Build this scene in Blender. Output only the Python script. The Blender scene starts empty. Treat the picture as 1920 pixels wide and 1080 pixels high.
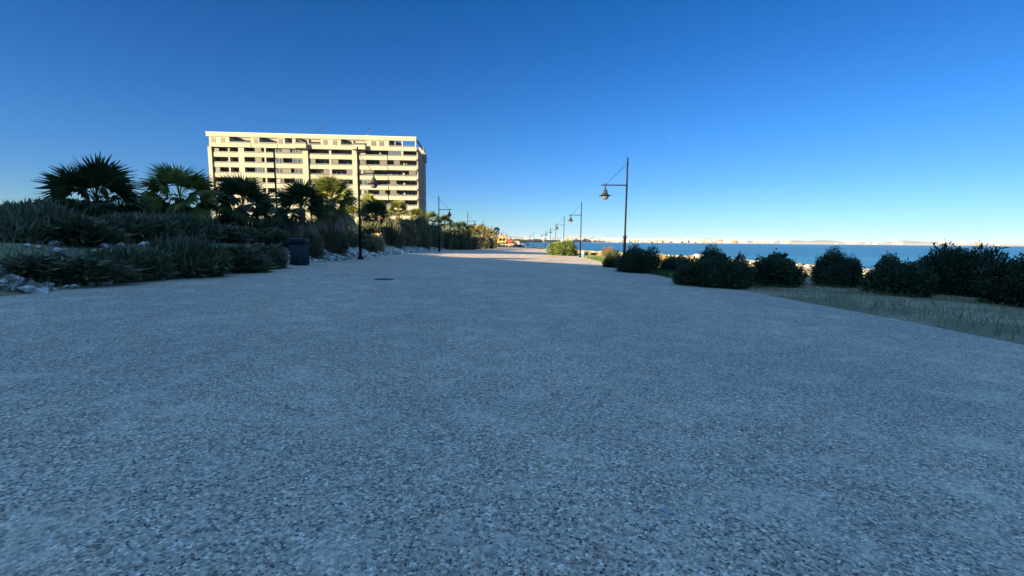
import bpy, bmesh, math, random
import numpy as np
from mathutils import Vector, Matrix, Euler

S = bpy.context.scene
COL = S.collection
R = math.radians
random.seed(7)

# ------------------------------------------------------------------ camera
CAMZ = 1.5
FPX = 811.0                       # focal length in pixels of a 1920 wide picture
cam_d = bpy.data.cameras.new("camera")
cam = bpy.data.objects.new("camera", cam_d)
COL.objects.link(cam)
cam_d.sensor_fit = 'HORIZONTAL'
cam_d.sensor_width = 36.0
cam_d.lens = 36.0 * FPX / 1920.0
cam_d.clip_start = 0.05
cam_d.clip_end = 60000.0
cam_rot = Euler((R(90.0 - 6.2), 0, 0)).to_matrix() @ Matrix.Rotation(0.009, 3, 'Z')
cam.matrix_world = Matrix.Translation((0, 0, CAMZ)) @ cam_rot.to_4x4()
S.camera = cam

# ------------------------------------------------------------------ sky, sun, exposure
SUN_EL = 16.5
SUN_AZ = 225.0                    # clockwise from +Y: behind and to the left
W = bpy.data.worlds.new("World")
S.world = W
W.use_nodes = True
nt = W.node_tree
nt.nodes.clear()
wo = nt.nodes.new('ShaderNodeOutputWorld')
bg = nt.nodes.new('ShaderNodeBackground')
sky = nt.nodes.new('ShaderNodeTexSky')
sky.sky_type = 'NISHITA'
sky.sun_disc = False
sky.sun_elevation = R(SUN_EL)
sky.sun_rotation = R(SUN_AZ)
sky.altitude = 0
sky.air_density = 1.0
sky.dust_density = 0.0
sky.ozone_density = 3.0
# clear sky graded by height; unseen upper part brightened to fill shade (x SKY_K)
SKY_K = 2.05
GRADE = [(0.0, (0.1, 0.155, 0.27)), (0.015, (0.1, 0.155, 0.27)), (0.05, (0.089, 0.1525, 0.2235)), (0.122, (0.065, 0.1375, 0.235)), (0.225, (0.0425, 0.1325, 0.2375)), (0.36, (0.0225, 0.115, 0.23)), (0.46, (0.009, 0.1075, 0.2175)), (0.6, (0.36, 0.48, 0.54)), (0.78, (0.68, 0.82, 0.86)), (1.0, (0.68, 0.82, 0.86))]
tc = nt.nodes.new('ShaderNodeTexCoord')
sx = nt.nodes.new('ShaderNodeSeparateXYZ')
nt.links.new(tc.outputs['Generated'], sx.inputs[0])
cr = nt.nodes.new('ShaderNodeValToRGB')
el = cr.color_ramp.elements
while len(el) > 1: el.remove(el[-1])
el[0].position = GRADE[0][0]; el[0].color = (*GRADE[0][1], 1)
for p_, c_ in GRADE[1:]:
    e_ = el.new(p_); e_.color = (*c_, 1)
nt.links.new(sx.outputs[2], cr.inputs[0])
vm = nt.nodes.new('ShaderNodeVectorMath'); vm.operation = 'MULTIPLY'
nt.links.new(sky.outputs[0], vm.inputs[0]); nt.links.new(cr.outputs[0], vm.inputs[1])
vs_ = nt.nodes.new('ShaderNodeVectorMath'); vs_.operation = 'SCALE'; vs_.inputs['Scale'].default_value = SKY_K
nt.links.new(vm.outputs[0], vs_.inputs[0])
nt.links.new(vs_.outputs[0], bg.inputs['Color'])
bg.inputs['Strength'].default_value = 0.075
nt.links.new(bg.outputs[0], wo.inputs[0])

sun_d = bpy.data.lights.new("sun", 'SUN')
sun_d.energy = 5.0
sun_d.angle = R(0.5)
sun_d.color = (1.0, 0.80, 0.48)
sun = bpy.data.objects.new("sun", sun_d)
COL.objects.link(sun)
sdir = Vector((math.sin(R(SUN_AZ)) * math.cos(R(SUN_EL)), math.cos(R(SUN_AZ)) * math.cos(R(SUN_EL)), math.sin(R(SUN_EL))))
sun.rotation_euler = sdir.to_track_quat('Z', 'Y').to_euler()
sun.location = (-60, -60, 60)

S.view_settings.view_transform = 'Standard'
S.view_settings.look = 'None'
S.view_settings.exposure = 2.05
S.view_settings.gamma = 1.0
S.cycles.max_bounces = 6
S.cycles.diffuse_bounces = 3
S.cycles.transparent_max_bounces = 8

# ------------------------------------------------------------------ helpers
def ray(px, py):
    return (cam_rot @ Vector(((px - 960.0) / FPX, (540.0 - py) / FPX, -1.0))).normalized()

def at(px, py, Y):
    d = ray(px, py)
    t = Y / d.y
    return Vector((d.x * t, Y, CAMZ + d.z * t))

def px_x(px, Y, z=0.0):
    """x of the point seen in column px at distance Y and height z"""
    py = 450.0
    for _ in range(4):
        p = at(px, py, Y)
        py += (p.z - z) / Y * FPX
    return at(px, py, Y).x

def interp(v, xs, ys):
    return float(np.interp(v, xs, ys))

def tag(o, label=None, cat=None, group=None, kind=None):
    if label: o['label'] = label
    if cat: o['category'] = cat
    if group: o['group'] = group
    if kind: o['kind'] = kind
    return o

def empty(name, loc, rz=0.0, scale=1.0, parent=None):
    o = bpy.data.objects.new(name, None)
    COL.objects.link(o)
    o.location = loc
    o.rotation_euler = (0, 0, rz)
    o.scale = (scale, scale, scale)
    o.empty_display_size = 0.3
    if parent: o.parent = parent
    return o

def link(name, me, mat, parent=None, loc=None):
    o = bpy.data.objects.new(name, me)
    COL.objects.link(o)
    if mat is not None and len(me.materials) == 0:
        if isinstance(mat, (list, tuple)):
            for m in mat: me.materials.append(m)
        else:
            me.materials.append(mat)
    if parent: o.parent = parent
    if loc is not None: o.location = loc
    return o

def copy_tree(o, parent=None):
    c = o.copy()
    COL.objects.link(c)
    if parent: c.parent = parent
    for ch in [k for k in TREE.get(o.name, [])]:
        copy_tree(ch, c)
    return c

TREE = {}
def register(root):
    """remember children so that copies do not have to scan the scene"""
    TREE[root.name] = [c for c in COL.objects if c.parent == root]
    for c in TREE[root.name]:
        register(c)

class MB:
    """collects simple shapes and links them as one mesh"""
    def __init__(self):
        self.v = []; self.f = []; self.mi = []; self.sm = []
    def add(self, vs, fs, mi=0, smooth=False):
        b = len(self.v)
        self.v.extend([tuple(p) for p in vs])
        for f in fs:
            self.f.append(tuple(i + b for i in f)); self.mi.append(mi); self.sm.append(smooth)
    def box(self, x0, x1, y0, y1, z0, z1, mi=0):
        vs = [(x0,y0,z0),(x1,y0,z0),(x1,y1,z0),(x0,y1,z0),(x0,y0,z1),(x1,y0,z1),(x1,y1,z1),(x0,y1,z1)]
        self.add(vs, [(0,3,2,1),(4,5,6,7),(0,1,5,4),(1,2,6,5),(2,3,7,6),(3,0,4,7)], mi)
    def prism(self, pts, z0, z1, mi=0):
        n = len(pts)
        vs = [(p[0], p[1], z0) for p in pts] + [(p[0], p[1], z1) for p in pts]
        fs = [tuple(range(n))[::-1], tuple(range(n, 2*n))]
        for i in range(n):
            j = (i + 1) % n
            fs.append((i, j, n + j, n + i))
        self.add(vs, fs, mi)
    def prism_y(self, pts, y0, y1, mi=0):
        """profile in x,z extruded along y"""
        n = len(pts)
        vs = [(p[0], y0, p[1]) for p in pts] + [(p[0], y1, p[1]) for p in pts]
        fs = [tuple(range(n)), tuple(range(n, 2*n))[::-1]]
        for i in range(n):
            j = (i + 1) % n
            fs.append((j, i, n + i, n + j))
        self.add(vs, fs, mi)
    def lathe(self, prof, n=20, c=(0,0,0), mi=0, smooth=True):
        vs = []; fs = []
        for r, z in prof:
            for k in range(n):
                a = 2 * math.pi * k / n
                vs.append((c[0] + r * math.cos(a), c[1] + r * math.sin(a), c[2] + z))
        for i in range(len(prof) - 1):
            for k in range(n):
                k2 = (k + 1) % n
                fs.append((i*n + k, i*n + k2, (i+1)*n + k2, (i+1)*n + k))
        self.add(vs, fs, mi, smooth)
    def tube(self, pts, rad, n=8, mi=0, smooth=True, caps=True):
        pts = [Vector(p) for p in pts]
        if not isinstance(rad, (list, tuple)): rad = [rad] * len(pts)
        vs = []; fs = []
        up = Vector((0, 0, 1))
        for i, p in enumerate(pts):
            d = (pts[min(i+1, len(pts)-1)] - pts[max(i-1, 0)]).normalized()
            a = d.cross(up)
            if a.length < 0.05: a = d.cross(Vector((1, 0, 0)))
            a.normalize(); b = d.cross(a).normalized()
            for k in range(n):
                t = 2 * math.pi * k / n
                vs.append(p + (a * math.cos(t) + b * math.sin(t)) * rad[i])
        for i in range(len(pts) - 1):
            for k in range(n):
                k2 = (k + 1) % n
                fs.append((i*n + k, i*n + k2, (i+1)*n + k2, (i+1)*n + k))
        if caps:
            fs.append(tuple(range(n))[::-1])
            fs.append(tuple(range((len(pts)-1)*n, len(pts)*n)))
        self.add(vs, fs, mi, smooth)
    def mesh(self, name):
        me = bpy.data.meshes.new(name)
        me.from_pydata(self.v, [], self.f)
        me.polygons.foreach_set('material_index', self.mi)
        me.polygons.foreach_set('use_smooth', self.sm)
        me.update()
        return me
    def build(self, name, mat, parent=None, loc=None):
        return link(name, self.mesh(name), mat, parent, loc)

def quads_mesh(name, V, F=None):
    """V: (n,4,3) array of quads"""
    n = V.shape[0]
    me = bpy.data.meshes.new(name)
    me.vertices.add(n * 4)
    me.vertices.foreach_set('co', V.reshape(-1).astype(np.float32))
    me.loops.add(n * 4)
    me.loops.foreach_set('vertex_index', np.arange(n * 4, dtype=np.int32))
    me.polygons.add(n)
    me.polygons.foreach_set('loop_start', np.arange(0, n * 4, 4, dtype=np.int32))
    me.polygons.foreach_set('loop_total', np.full(n, 4, dtype=np.int32))
    me.update(calc_edges=True)
    return me

# ------------------------------------------------------------------ materials
class NT:
    def __init__(self, name):
        self.m = bpy.data.materials.new(name)
        self.m.use_nodes = True
        self.t = self.m.node_tree
        self.b = self.t.nodes['Principled BSDF']
        self.out = self.t.nodes['Material Output']
    def n(self, typ, **kw):
        nd = self.t.nodes.new(typ)
        for k, v in kw.items():
            if k in nd.inputs.keys(): nd.inputs[k].default_value = v
            else: setattr(nd, k, v)
        return nd
    def l(self, a, b): self.t.links.new(a, b)
    def coord(self, which='Object'):
        return self.n('ShaderNodeTexCoord').outputs[which]
    def ramp(self, fac, stops, interp='LINEAR'):
        r = self.n('ShaderNodeValToRGB')
        r.color_ramp.interpolation = interp
        e = r.color_ramp.elements
        while len(e) > 1: e.remove(e[-1])
        e[0].position = stops[0][0]; e[0].color = (*stops[0][1], 1)
        for p, c in stops[1:]:
            x = e.new(p); x.color = (*c, 1)
        self.l(fac, r.inputs[0])
        return r.outputs[0]
    def mix(self, fac, a, b, mode='MIX'):
        m = self.n('ShaderNodeMix', data_type='RGBA', blend_type=mode)
        for sock, val in ((m.inputs[0], fac), (m.inputs[6], a), (m.inputs[7], b)):
            if isinstance(val, (int, float)): sock.default_value = val
            elif isinstance(val, (tuple, list)): sock.default_value = (*val, 1)
            else: self.l(val, sock)
        return m.outputs[2]
    def noise(self, scale, detail=4, rough=0.55, vec=None):
        nz = self.n('ShaderNodeTexNoise')
        nz.inputs['Scale'].default_value = scale
        nz.inputs['Detail'].default_value = detail
        nz.inputs['Roughness'].default_value = rough
        self.l(vec if vec is not None else self.coord(), nz.inputs['Vector'])
        return nz.outputs[0]
    def bump(self, h, strength=0.3, dist=0.02):
        b = self.n('ShaderNodeBump')
        b.inputs['Strength'].default_value = strength
        b.inputs['Distance'].default_value = dist
        self.l(h, b.inputs['Height'])
        self.l(b.outputs[0], self.b.inputs['Normal'])
        return b

def simple(name, col, rough=0.7, var=0.15, scale=3.0, metal=0.0, bump=0.0, spec=0.4):
    t = NT(name)
    n = t.noise(scale, 5)
    lo = tuple(c * (1 - var) for c in col); hi = tuple(min(1, c * (1 + var)) for c in col)
    t.l(t.ramp(n, [(0.3, lo), (0.7, hi)]), t.b.inputs['Base Color'])
    t.b.inputs['Roughness'].default_value = rough
    t.b.inputs['Metallic'].default_value = metal
    t.b.inputs['Specular IOR Level'].default_value = spec
    if bump: t.bump(n, bump)
    return t.m

def leaf_mat(name, cols, scale=1.3, trans=0.25, rough=0.6, gain=1.0):
    """foliage: colour changes from clump to clump and from leaf to leaf"""
    t = NT(name)
    cols = [tuple(min(0.6, x * gain) for x in c) for c in cols]
    geo = t.n('ShaderNodeNewGeometry')
    n1 = t.noise(scale, 3, vec=t.coord('Object'))
    addn = t.n('ShaderNodeMath', operation='ADD')
    mul = t.n('ShaderNodeMath', operation='MULTIPLY'); mul.inputs[1].default_value = 0.55
    t.l(geo.outputs['Random Per Island'], mul.inputs[0])
    m2 = t.n('ShaderNodeMath', operation='MULTIPLY'); m2.inputs[1].default_value = 0.6
    t.l(n1, m2.inputs[0])
    t.l(mul.outputs[0], addn.inputs[0]); t.l(m2.outputs[0], addn.inputs[1])
    k = len(cols)
    stops = [(0.15 + 0.75 * i / max(1, k - 1), c) for i, c in enumerate(cols)]
    c = t.ramp(addn.outputs[0], stops)
    t.l(c, t.b.inputs['Base Color'])
    t.b.inputs['Roughness'].default_value = rough
    t.b.inputs['Specular IOR Level'].default_value = 0.25
    if trans:
        tr = t.n('ShaderNodeBsdfTranslucent')
        t.l(c, tr.inputs['Color'])
        mx = t.n('ShaderNodeMixShader'); mx.inputs[0].default_value = trans
        t.l(t.b.outputs[0], mx.inputs[1]); t.l(tr.outputs[0], mx.inputs[2])
        t.l(mx.outputs[0], t.out.inputs['Surface'])
    return t.m

def mat_paving():
    t = NT('exposed_aggregate')
    co = t.coord('Object')
    v = t.n('ShaderNodeTexVoronoi', feature='F1'); v.inputs['Scale'].default_value = 64.0
    v.inputs['Randomness'].default_value = 1.0
    t.l(co, v.inputs['Vector'])
    ve = t.n('ShaderNodeTexVoronoi', feature='DISTANCE_TO_EDGE'); ve.inputs['Scale'].default_value = 64.0
    t.l(co, ve.inputs['Vector'])
    sep = t.n('ShaderNodeSeparateColor'); t.l(v.outputs['Color'], sep.inputs[0])
    peb = t.ramp(sep.outputs[0], [(0.0, (0.05, 0.042, 0.04)), (0.12, (0.11, 0.09, 0.08)), (0.24, (0.24, 0.19, 0.15)), (0.42, (0.38, 0.30, 0.225)), (0.60, (0.50, 0.40, 0.30)),
                                  (0.80, (0.60, 0.49, 0.37)), (0.93, (0.74, 0.63, 0.50)), (1.0, (0.90, 0.82, 0.70))])
    edge = t.ramp(ve.outputs['Distance'], [(0.02, (1, 1, 1)), (0.10, (0, 0, 0))])
    c = t.mix(edge, peb, (0.46, 0.375, 0.285))
    # dusty patches where the binder shows, darker damp patches
    n1 = t.noise(1.9, 8, 0.68, co)
    dust = t.ramp(n1, [(0.50, (0, 0, 0)), (0.70, (0.75, 0.75, 0.75))])
    c = t.mix(dust, c, (0.66, 0.55, 0.42))
    n2 = t.noise(0.28, 5, 0.6, co)
    c = t.mix(t.ramp(n2, [(0.40, (0.55, 0.55, 0.55)), (0.6, (0, 0, 0))]), c, (0.72, 0.76, 0.80), 'MULTIPLY')
    n3 = t.noise(9.0, 3, 0.5, co)
    c = t.mix(t.ramp(n3, [(0.66, (0, 0, 0)), (0.76, (0.55, 0.55, 0.55))]), c, (0.68, 0.60, 0.49))
    n4 = t.noise(24.0, 6, 0.75, co)
    c = t.mix(1.0, c, t.ramp(n4, [(0.34, (0.60, 0.60, 0.61)), (0.5, (1.04, 1.02, 1.0)), (0.66, (1.36, 1.33, 1.28))]), 'MULTIPLY')
    n5 = t.noise(3.3, 4, 0.6, co)
    c = t.mix(t.ramp(n5, [(0.35, (0.5, 0.5, 0.5)), (0.55, (0, 0, 0))]), c, (1.0, 0.90, 0.84), 'MULTIPLY')
    t.l(c, t.b.inputs['Base Color'])
    t.b.inputs['Roughness'].default_value = 0.72
    t.b.inputs['Specular IOR Level'].default_value = 0.35
    h = t.n('ShaderNodeMath', operation='SUBTRACT'); h.inputs[0].default_value = 1.0
    t.l(v.outputs['Distance'], h.inputs[1])
    t.bump(h.outputs[0], 0.6, 0.010)
    return t.m

def mat_ground():
    t = NT('sandy_ground')
    co = t.coord('Object')
    n1 = t.noise(0.35, 6, 0.6, co); n2 = t.noise(6.0, 5, 0.6, co); n3 = t.noise(0.9, 4, 0.6, co)
    c = t.ramp(n2, [(0.3, (0.26, 0.20, 0.12)), (0.55, (0.38, 0.30, 0.18)), (0.75, (0.50, 0.42, 0.28))])
    c = t.mix(t.ramp(n1, [(0.44, (0, 0, 0)), (0.6, (0.8, 0.8, 0.8))]), c, (0.12, 0.13, 0.055))
    c = t.mix(t.ramp(n3, [(0.6, (0, 0, 0)), (0.7, (0.7, 0.7, 0.7))]), c, (0.20, 0.17, 0.09))
    t.l(c, t.b.inputs['Base Color']); t.b.inputs['Roughness'].default_value = 0.95
    t.bump(n2, 0.8, 0.08)
    return t.m

def mat_chalk():
    t = NT('pale_limestone')
    co = t.coord('Object')
    n1 = t.noise(2.5, 6, 0.65, co); n2 = t.noise(14.0, 5, 0.6, co)
    c = t.ramp(n2, [(0.3, (0.30, 0.27, 0.23)), (0.5, (0.62, 0.58, 0.52)), (0.7, (0.80, 0.76, 0.70))])
    c = t.mix(t.ramp(n1, [(0.49, (0, 0, 0)), (0.54, (0.92, 0.92, 0.92))]), c, (0.09, 0.09, 0.06))
    t.l(c, t.b.inputs['Base Color']); t.b.inputs['Roughness'].default_value = 0.9
    t.bump(n2, 0.8, 0.06)
    return t.m

def mat_sea():
    t = NT('sea_water')
    co = t.coord('Object')
    mp = t.n('ShaderNodeMapping'); mp.inputs['Scale'].default_value = (0.35, 1.0, 1.0); t.l(co, mp.inputs[0])
    n1 = t.noise(0.35, 8, 0.62, mp.outputs[0])
    n2 = t.noise(2.2, 4, 0.6, mp.outputs[0])
    mp2 = t.n('ShaderNodeMapping'); mp2.inputs['Scale'].default_value = (0.0022, 0.011, 1.0); t.l(co, mp2.inputs[0])
    n3 = t.noise(1.0, 5, 0.6, mp2.outputs[0])
    mp3 = t.n('ShaderNodeMapping'); mp3.inputs['Scale'].default_value = (0.012, 0.12, 1.0); t.l(co, mp3.inputs[0])
    n4 = t.noise(1.0, 5, 0.65, mp3.outputs[0])
    c = t.ramp(n3, [(0.35, (0.010, 0.085, 0.16)), (0.55, (0.018, 0.13, 0.26)), (0.72, (0.035, 0.20, 0.36))])
    c = t.mix(t.ramp(n4, [(0.4, (0.6, 0.6, 0.6)), (0.62, (0, 0, 0))]), c, (0.004, 0.045, 0.12))
    t.l(c, t.b.inputs['Base Color'])
    t.b.inputs['Roughness'].default_value = 0.28
    t.b.inputs['IOR'].default_value = 1.33
    t.b.inputs['Specular IOR Level'].default_value = 0.22
    a = t.n('ShaderNodeMath', operation='ADD'); t.l(n1, a.inputs[0])
    m = t.n('ShaderNodeMath', operation='MULTIPLY'); m.inputs[1].default_value = 0.25; t.l(n2, m.inputs[0])
    t.l(m.outputs[0], a.inputs[1])
    t.bump(a.outputs[0], 1.0, 1.6)
    return t.m

def mat_glass(name, col, rough=0.08, alpha=None):
    t = NT(name)
    n = t.noise(0.8, 2)
    t.l(t.ramp(n, [(0.3, tuple(c * 0.8 for c in col)), (0.7, col)]), t.b.inputs['Base Color'])
    t.b.inputs['Roughness'].default_value = rough
    t.b.inputs['Specular IOR Level'].default_value = 0.35
    if alpha is not None: t.b.inputs['Alpha'].default_value = alpha
    return t.m

def mat_louvre(name, col):
    t = NT(name)
    w = t.n('ShaderNodeTexWave', wave_type='BANDS', bands_direction='Z')
    w.inputs['Scale'].default_value = 3.0
    w.inputs['Distortion'].default_value = 0.3
    t.l(t.coord(), w.inputs['Vector'])
    t.l(t.ramp(w.outputs[1], [(0.0, tuple(c * 0.72 for c in col)), (0.5, col), (1.0, tuple(c * 1.12 for c in col))]), t.b.inputs['Base Color'])
    t.b.inputs['Roughness'].default_value = 0.6
    return t.m

M = {}
M['paving'] = mat_paving()
M['ground'] = mat_ground()
M['chalk'] = mat_chalk()
M['sea'] = mat_sea()
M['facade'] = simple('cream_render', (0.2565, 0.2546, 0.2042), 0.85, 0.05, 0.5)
M['facade_post'] = simple('pale_post', (0.2340, 0.2184, 0.1794), 0.8, 0.06, 1.0)
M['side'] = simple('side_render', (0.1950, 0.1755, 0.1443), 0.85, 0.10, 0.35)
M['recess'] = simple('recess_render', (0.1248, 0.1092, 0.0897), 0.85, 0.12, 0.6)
M['darkglass'] = mat_glass('dark_glazing', (0.010, 0.012, 0.016), 0.12)
M['whiteglass'] = simple('white_blind', (0.2160, 0.2220, 0.2220), 0.5, 0.10, 1.2)
M['railglass'] = mat_glass('railing_glass', (0.1156, 0.1224, 0.1224), 0.3)
M['glazing'] = mat_glass('balcony_glazing', (0.055, 0.075, 0.095), 0.1)
M['louvre'] = mat_louvre('grey_louvre', (0.0741, 0.0702, 0.0647))
M['white'] = simple('white_paint', (0.50, 0.49, 0.46), 0.6, 0.05, 2.0)
M['frame'] = simple('grey_frame', (0.2340, 0.2418, 0.2418), 0.5, 0.08, 2.0)
M['metal'] = simple('dark_lamp_paint', (0.006, 0.0058, 0.0068), 0.6, 0.25, 6.0, 0.0, 0.0, 0.12)
M['hood'] = simple('lamp_hood_paint', (0.0117, 0.0117, 0.0117), 0.55, 0.2, 8.0)
M['globe'] = mat_glass('lamp_globe', (0.1513, 0.1513, 0.1430), 0.2)
M['steel'] = simple('antenna_steel', (0.05, 0.05, 0.055), 0.5, 0.1, 5.0, 0.0)
M['iron'] = simple('cast_iron', (0.045, 0.035, 0.032), 0.6, 0.3, 20.0, 0.2, 0.3)
M['ring'] = simple('concrete_ring', (0.44, 0.41, 0.38), 0.85, 0.2, 10.0)
M['bin'] = simple('bin_plastic', (0.0060, 0.0175, 0.0275), 0.5, 0.25, 5.0)
M['bindark'] = simple('bin_dark', (0.006, 0.008, 0.014), 0.6, 0.2, 5.0)
M['turq'] = simple('turquoise_plastic', (0.0702, 0.2340, 0.2418), 0.5, 0.12, 4.0)
M['bark'] = simple('palm_bark', (0.16, 0.12, 0.08), 0.95, 0.45, 9.0, 0, 0.6)
M['twig'] = simple('grey_twig', (0.13, 0.11, 0.085), 0.9, 0.3, 6.0)
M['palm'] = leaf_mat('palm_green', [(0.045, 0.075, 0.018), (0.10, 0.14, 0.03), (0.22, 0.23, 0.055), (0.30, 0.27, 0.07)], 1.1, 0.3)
M['palm_dark'] = leaf_mat('palm_shaded_green', [(0.02, 0.04, 0.02), (0.04, 0.07, 0.025), (0.08, 0.11, 0.03)], 1.1, 0.2)  # darker copy of the palm green, shade put into the leaf colour
M['palm_dry'] = leaf_mat('palm_straw', [(0.10, 0.07, 0.04), (0.22, 0.15, 0.08), (0.38, 0.28, 0.16)], 1.4, 0.15)
M['palm_straw'] = leaf_mat('palm_gold_green', [(0.10, 0.10, 0.035), (0.24, 0.20, 0.07), (0.38, 0.30, 0.12)], 1.1, 0.3)
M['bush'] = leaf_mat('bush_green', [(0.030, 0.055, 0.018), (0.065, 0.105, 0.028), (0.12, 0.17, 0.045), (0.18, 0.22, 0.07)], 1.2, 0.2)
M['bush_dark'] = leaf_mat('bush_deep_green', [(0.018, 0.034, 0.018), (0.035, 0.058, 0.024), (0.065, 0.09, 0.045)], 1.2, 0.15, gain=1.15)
M['tamarisk'] = leaf_mat('tamarisk_grey_green', [(0.028, 0.038, 0.022), (0.055, 0.068, 0.035), (0.11, 0.115, 0.06), (0.17, 0.15, 0.085)], 0.8, 0.15, gain=1.4)
M['drybush'] = leaf_mat('dry_bush', [(0.22, 0.18, 0.09), (0.42, 0.33, 0.16), (0.60, 0.50, 0.27)], 2.0, 0.2)  # dry straw tone, lightened in the colour to stand in for sun
M['brownbush'] = leaf_mat('brown_bush', [(0.09, 0.065, 0.035), (0.15, 0.105, 0.05), (0.20, 0.16, 0.08)], 2.0, 0.1)
M['grass'] = leaf_mat('dry_grass', [(0.10, 0.11, 0.04), (0.22, 0.19, 0.08), (0.36, 0.28, 0.14)], 2.0, 0.2)
M['grass_green'] = leaf_mat('green_grass', [(0.025, 0.06, 0.02), (0.05, 0.10, 0.025), (0.10, 0.15, 0.04)], 2.0, 0.2)
M['fartree'] = leaf_mat('far_trees', [(0.03, 0.045, 0.03), (0.05, 0.07, 0.04)], 0.05, 0.0)
M['yellow'] = simple('yellow_render', (0.3276, 0.2574, 0.0936), 0.85, 0.06, 0.8)
M['tile'] = simple('clay_tile', (0.30, 0.17, 0.11), 0.85, 0.2, 2.5)
M['red'] = simple('red_render', (0.2808, 0.0273, 0.0351), 0.8, 0.12, 0.8)
M['darkred'] = simple('dark_red_roof', (0.14, 0.03, 0.035), 0.8, 0.15, 0.8)
M['pinkwall'] = simple('pink_wall', (0.2496, 0.1560, 0.1209), 0.85, 0.12, 1.0)
M['greytower'] = simple('grey_wall', (0.20, 0.22, 0.26), 0.8, 0.1, 1.0)
M['cloth_dark'] = simple('dark_clothing', (0.02, 0.02, 0.028), 0.9, 0.2, 6.0)
M['cloth_blue'] = simple('blue_clothing', (0.03, 0.05, 0.10), 0.9, 0.2, 6.0)
M['skin'] = simple('skin', (0.42, 0.25, 0.18), 0.6, 0.05, 4.0)
M['hair'] = simple('hair', (0.03, 0.02, 0.015), 0.7, 0.2, 10.0)
M['hill'] = simple('far_hill', (0.16, 0.155, 0.14), 0.95, 0.2, 0.002)
M['shoreland'] = simple('far_shore_sand', (0.4000, 0.3625, 0.2875), 0.95, 0.15, 0.01)
M['paper'] = simple('blue_paper', (0.26, 0.30, 0.36), 0.6, 0.05, 20.0)
CITY = [simple('city_wall_a', (0.2962, 0.2885, 0.3240), 0.9, 0.08, 0.05), simple('city_wall_b', (0.2964, 0.2496, 0.1872), 0.9, 0.08, 0.05),
        simple('city_wall_c', (0.2496, 0.1794, 0.1404), 0.9, 0.08, 0.05), simple('city_wall_d', (0.3052, 0.3094, 0.3678), 0.9, 0.06, 0.05)]

# ------------------------------------------------------------------ lie of the land
LX = ([-60, 20, 28, 52, 62, 83, 111, 139, 167, 195, 222, 260], [-10.2, -10.2, -10.3, -10.9, -11.0, -9.6, -8.4, -7.0, -5.6, -4.0, -2.4, -1.0])
RX = ([-60, 10, 17, 20, 26, 32, 40, 55, 83, 111, 139, 167, 195, 240, 260], [9.4, 9.2, 8.5, 7.7, 7.4, 7.8, 8.2, 9.0, 9.9, 11.0, 11.8, 11.4, 9.6, 7.0, 6.0])
CX = ([-200, 0, 60, 135, 146, 195, 270, 365, 600, 1400, 3000], [60, 62, 66, 64, 58, 33, 18, 12.0, 14.0, 30.0, 60.0])
def XL(y): return interp(y, *LX)
def XR(y): return interp(y, *RX)
def CXf(y): return interp(y, *CX)
def sst(t):
    t = min(1.0, max(0.0, t)); return t * t * (3 - 2 * t)
def gb(x, y):
    return -0.0065 * min(380.0, max(0.0, y - 20.0)) - 0.030 * min(14.0, max(-14.0, x))
def wob(x, y):
    return 0.5 * math.sin(x * 1.31 + y * 0.57) * math.sin(y * 0.83 - x * 0.41) + 0.5 * math.sin(x * 0.37 - y * 0.29 + 1.3)
def hgt(x, y):
    """terrain height"""
    l, r, c = XL(y), XR(y), CXf(y)
    b = gb(x, y)
    if x < l:
        d = l - x
        k = interp(y, [0, 60, 90, 200], [1.0, 0.9, 0.55, 0.4])
        return b + k * (0.95 * sst(d / 3.2) + 0.7 * sst((d - 3) / 9.0)) + 0.10 * wob(x, y) * min(1, d / 1.5)
    if x > r:
        d = x - r
        w = max(4.0, c - r)
        s = d / w
        if s < 1:
            return b + 0.04 * min(1, d) + 0.09 * wob(x * 1.7, y * 1.7) * min(1, d / 1.5) + (-2.95 - b) * sst(s) ** 1.3
        return -2.95 - 3.0 * min(1.0, (x - c) / 20.0)
    return b

def grid_mesh(name, xs_of, ys, f, mat, kind=True):
    vs = []; fs = []
    nx = None
    for y in ys:
        row = xs_of(y)
        nx = len(row)
        for x in row: vs.append((x, y, f(x, y)))
    for j in range(len(ys) - 1):
        for i in range(nx - 1):
            a = j * nx + i
            fs.append((a, a + 1, a + nx + 1, a + nx))
    me = bpy.data.meshes.new(name)
    me.from_pydata(vs, [], fs)
    me.polygons.foreach_set('use_smooth', [True] * len(fs))
    o = link(name, me, mat)
    if kind: o['kind'] = 'structure'
    return o

YS = [-120, -90, -60, -40, -25, -15, -8] + [i * 1.0 - 3 for i in range(0, 95)] + [92 + 2.5 * i for i in range(1, 40)] + [195 + 6 * i for i in range(0, 36)] + [430, 480, 550, 650, 800, 1000, 1300, 1700, 2200, 3000]
YS = sorted(set(YS))
def prom_row(y):
    l, r = XL(y), XR(y)
    return [l + (r - l) * i / 24.0 for i in range(25)]
YP = [y for y in YS if y <= 260]
grid_mesh('promenade', prom_row, YP, lambda x, y: gb(x, y), M['paving'])
def terr_row(y):
    l, r, c = XL(min(y, 260)), XR(min(y, 260)), CXf(y)
    row = [l - d for d in (900, 500, 300, 180, 120, 80, 50, 35, 25, 18, 14, 11, 9, 7.5, 6, 5, 4, 3.2, 2.5, 1.8, 1.2, 0.7, 0.3, 0.0)]
    if y <= 262:
        row += [l + 0.02, r - 0.02]
    else:
        row += [l + (r - l) * 0.33, l + (r - l) * 0.66]
    w = max(4.0, c - r)
    row += [r] + [r + d for d in (0.3, 0.7, 1.2, 1.9, 2.6)]
    row += [r + 2.6 + (w - 2.6) * t for t in (0.1, 0.2, 0.3, 0.4, 0.5, 0.6, 0.7, 0.8, 0.9, 1.0)]
    row += [c + 8, c + 20, c + 60]
    return row
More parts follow.
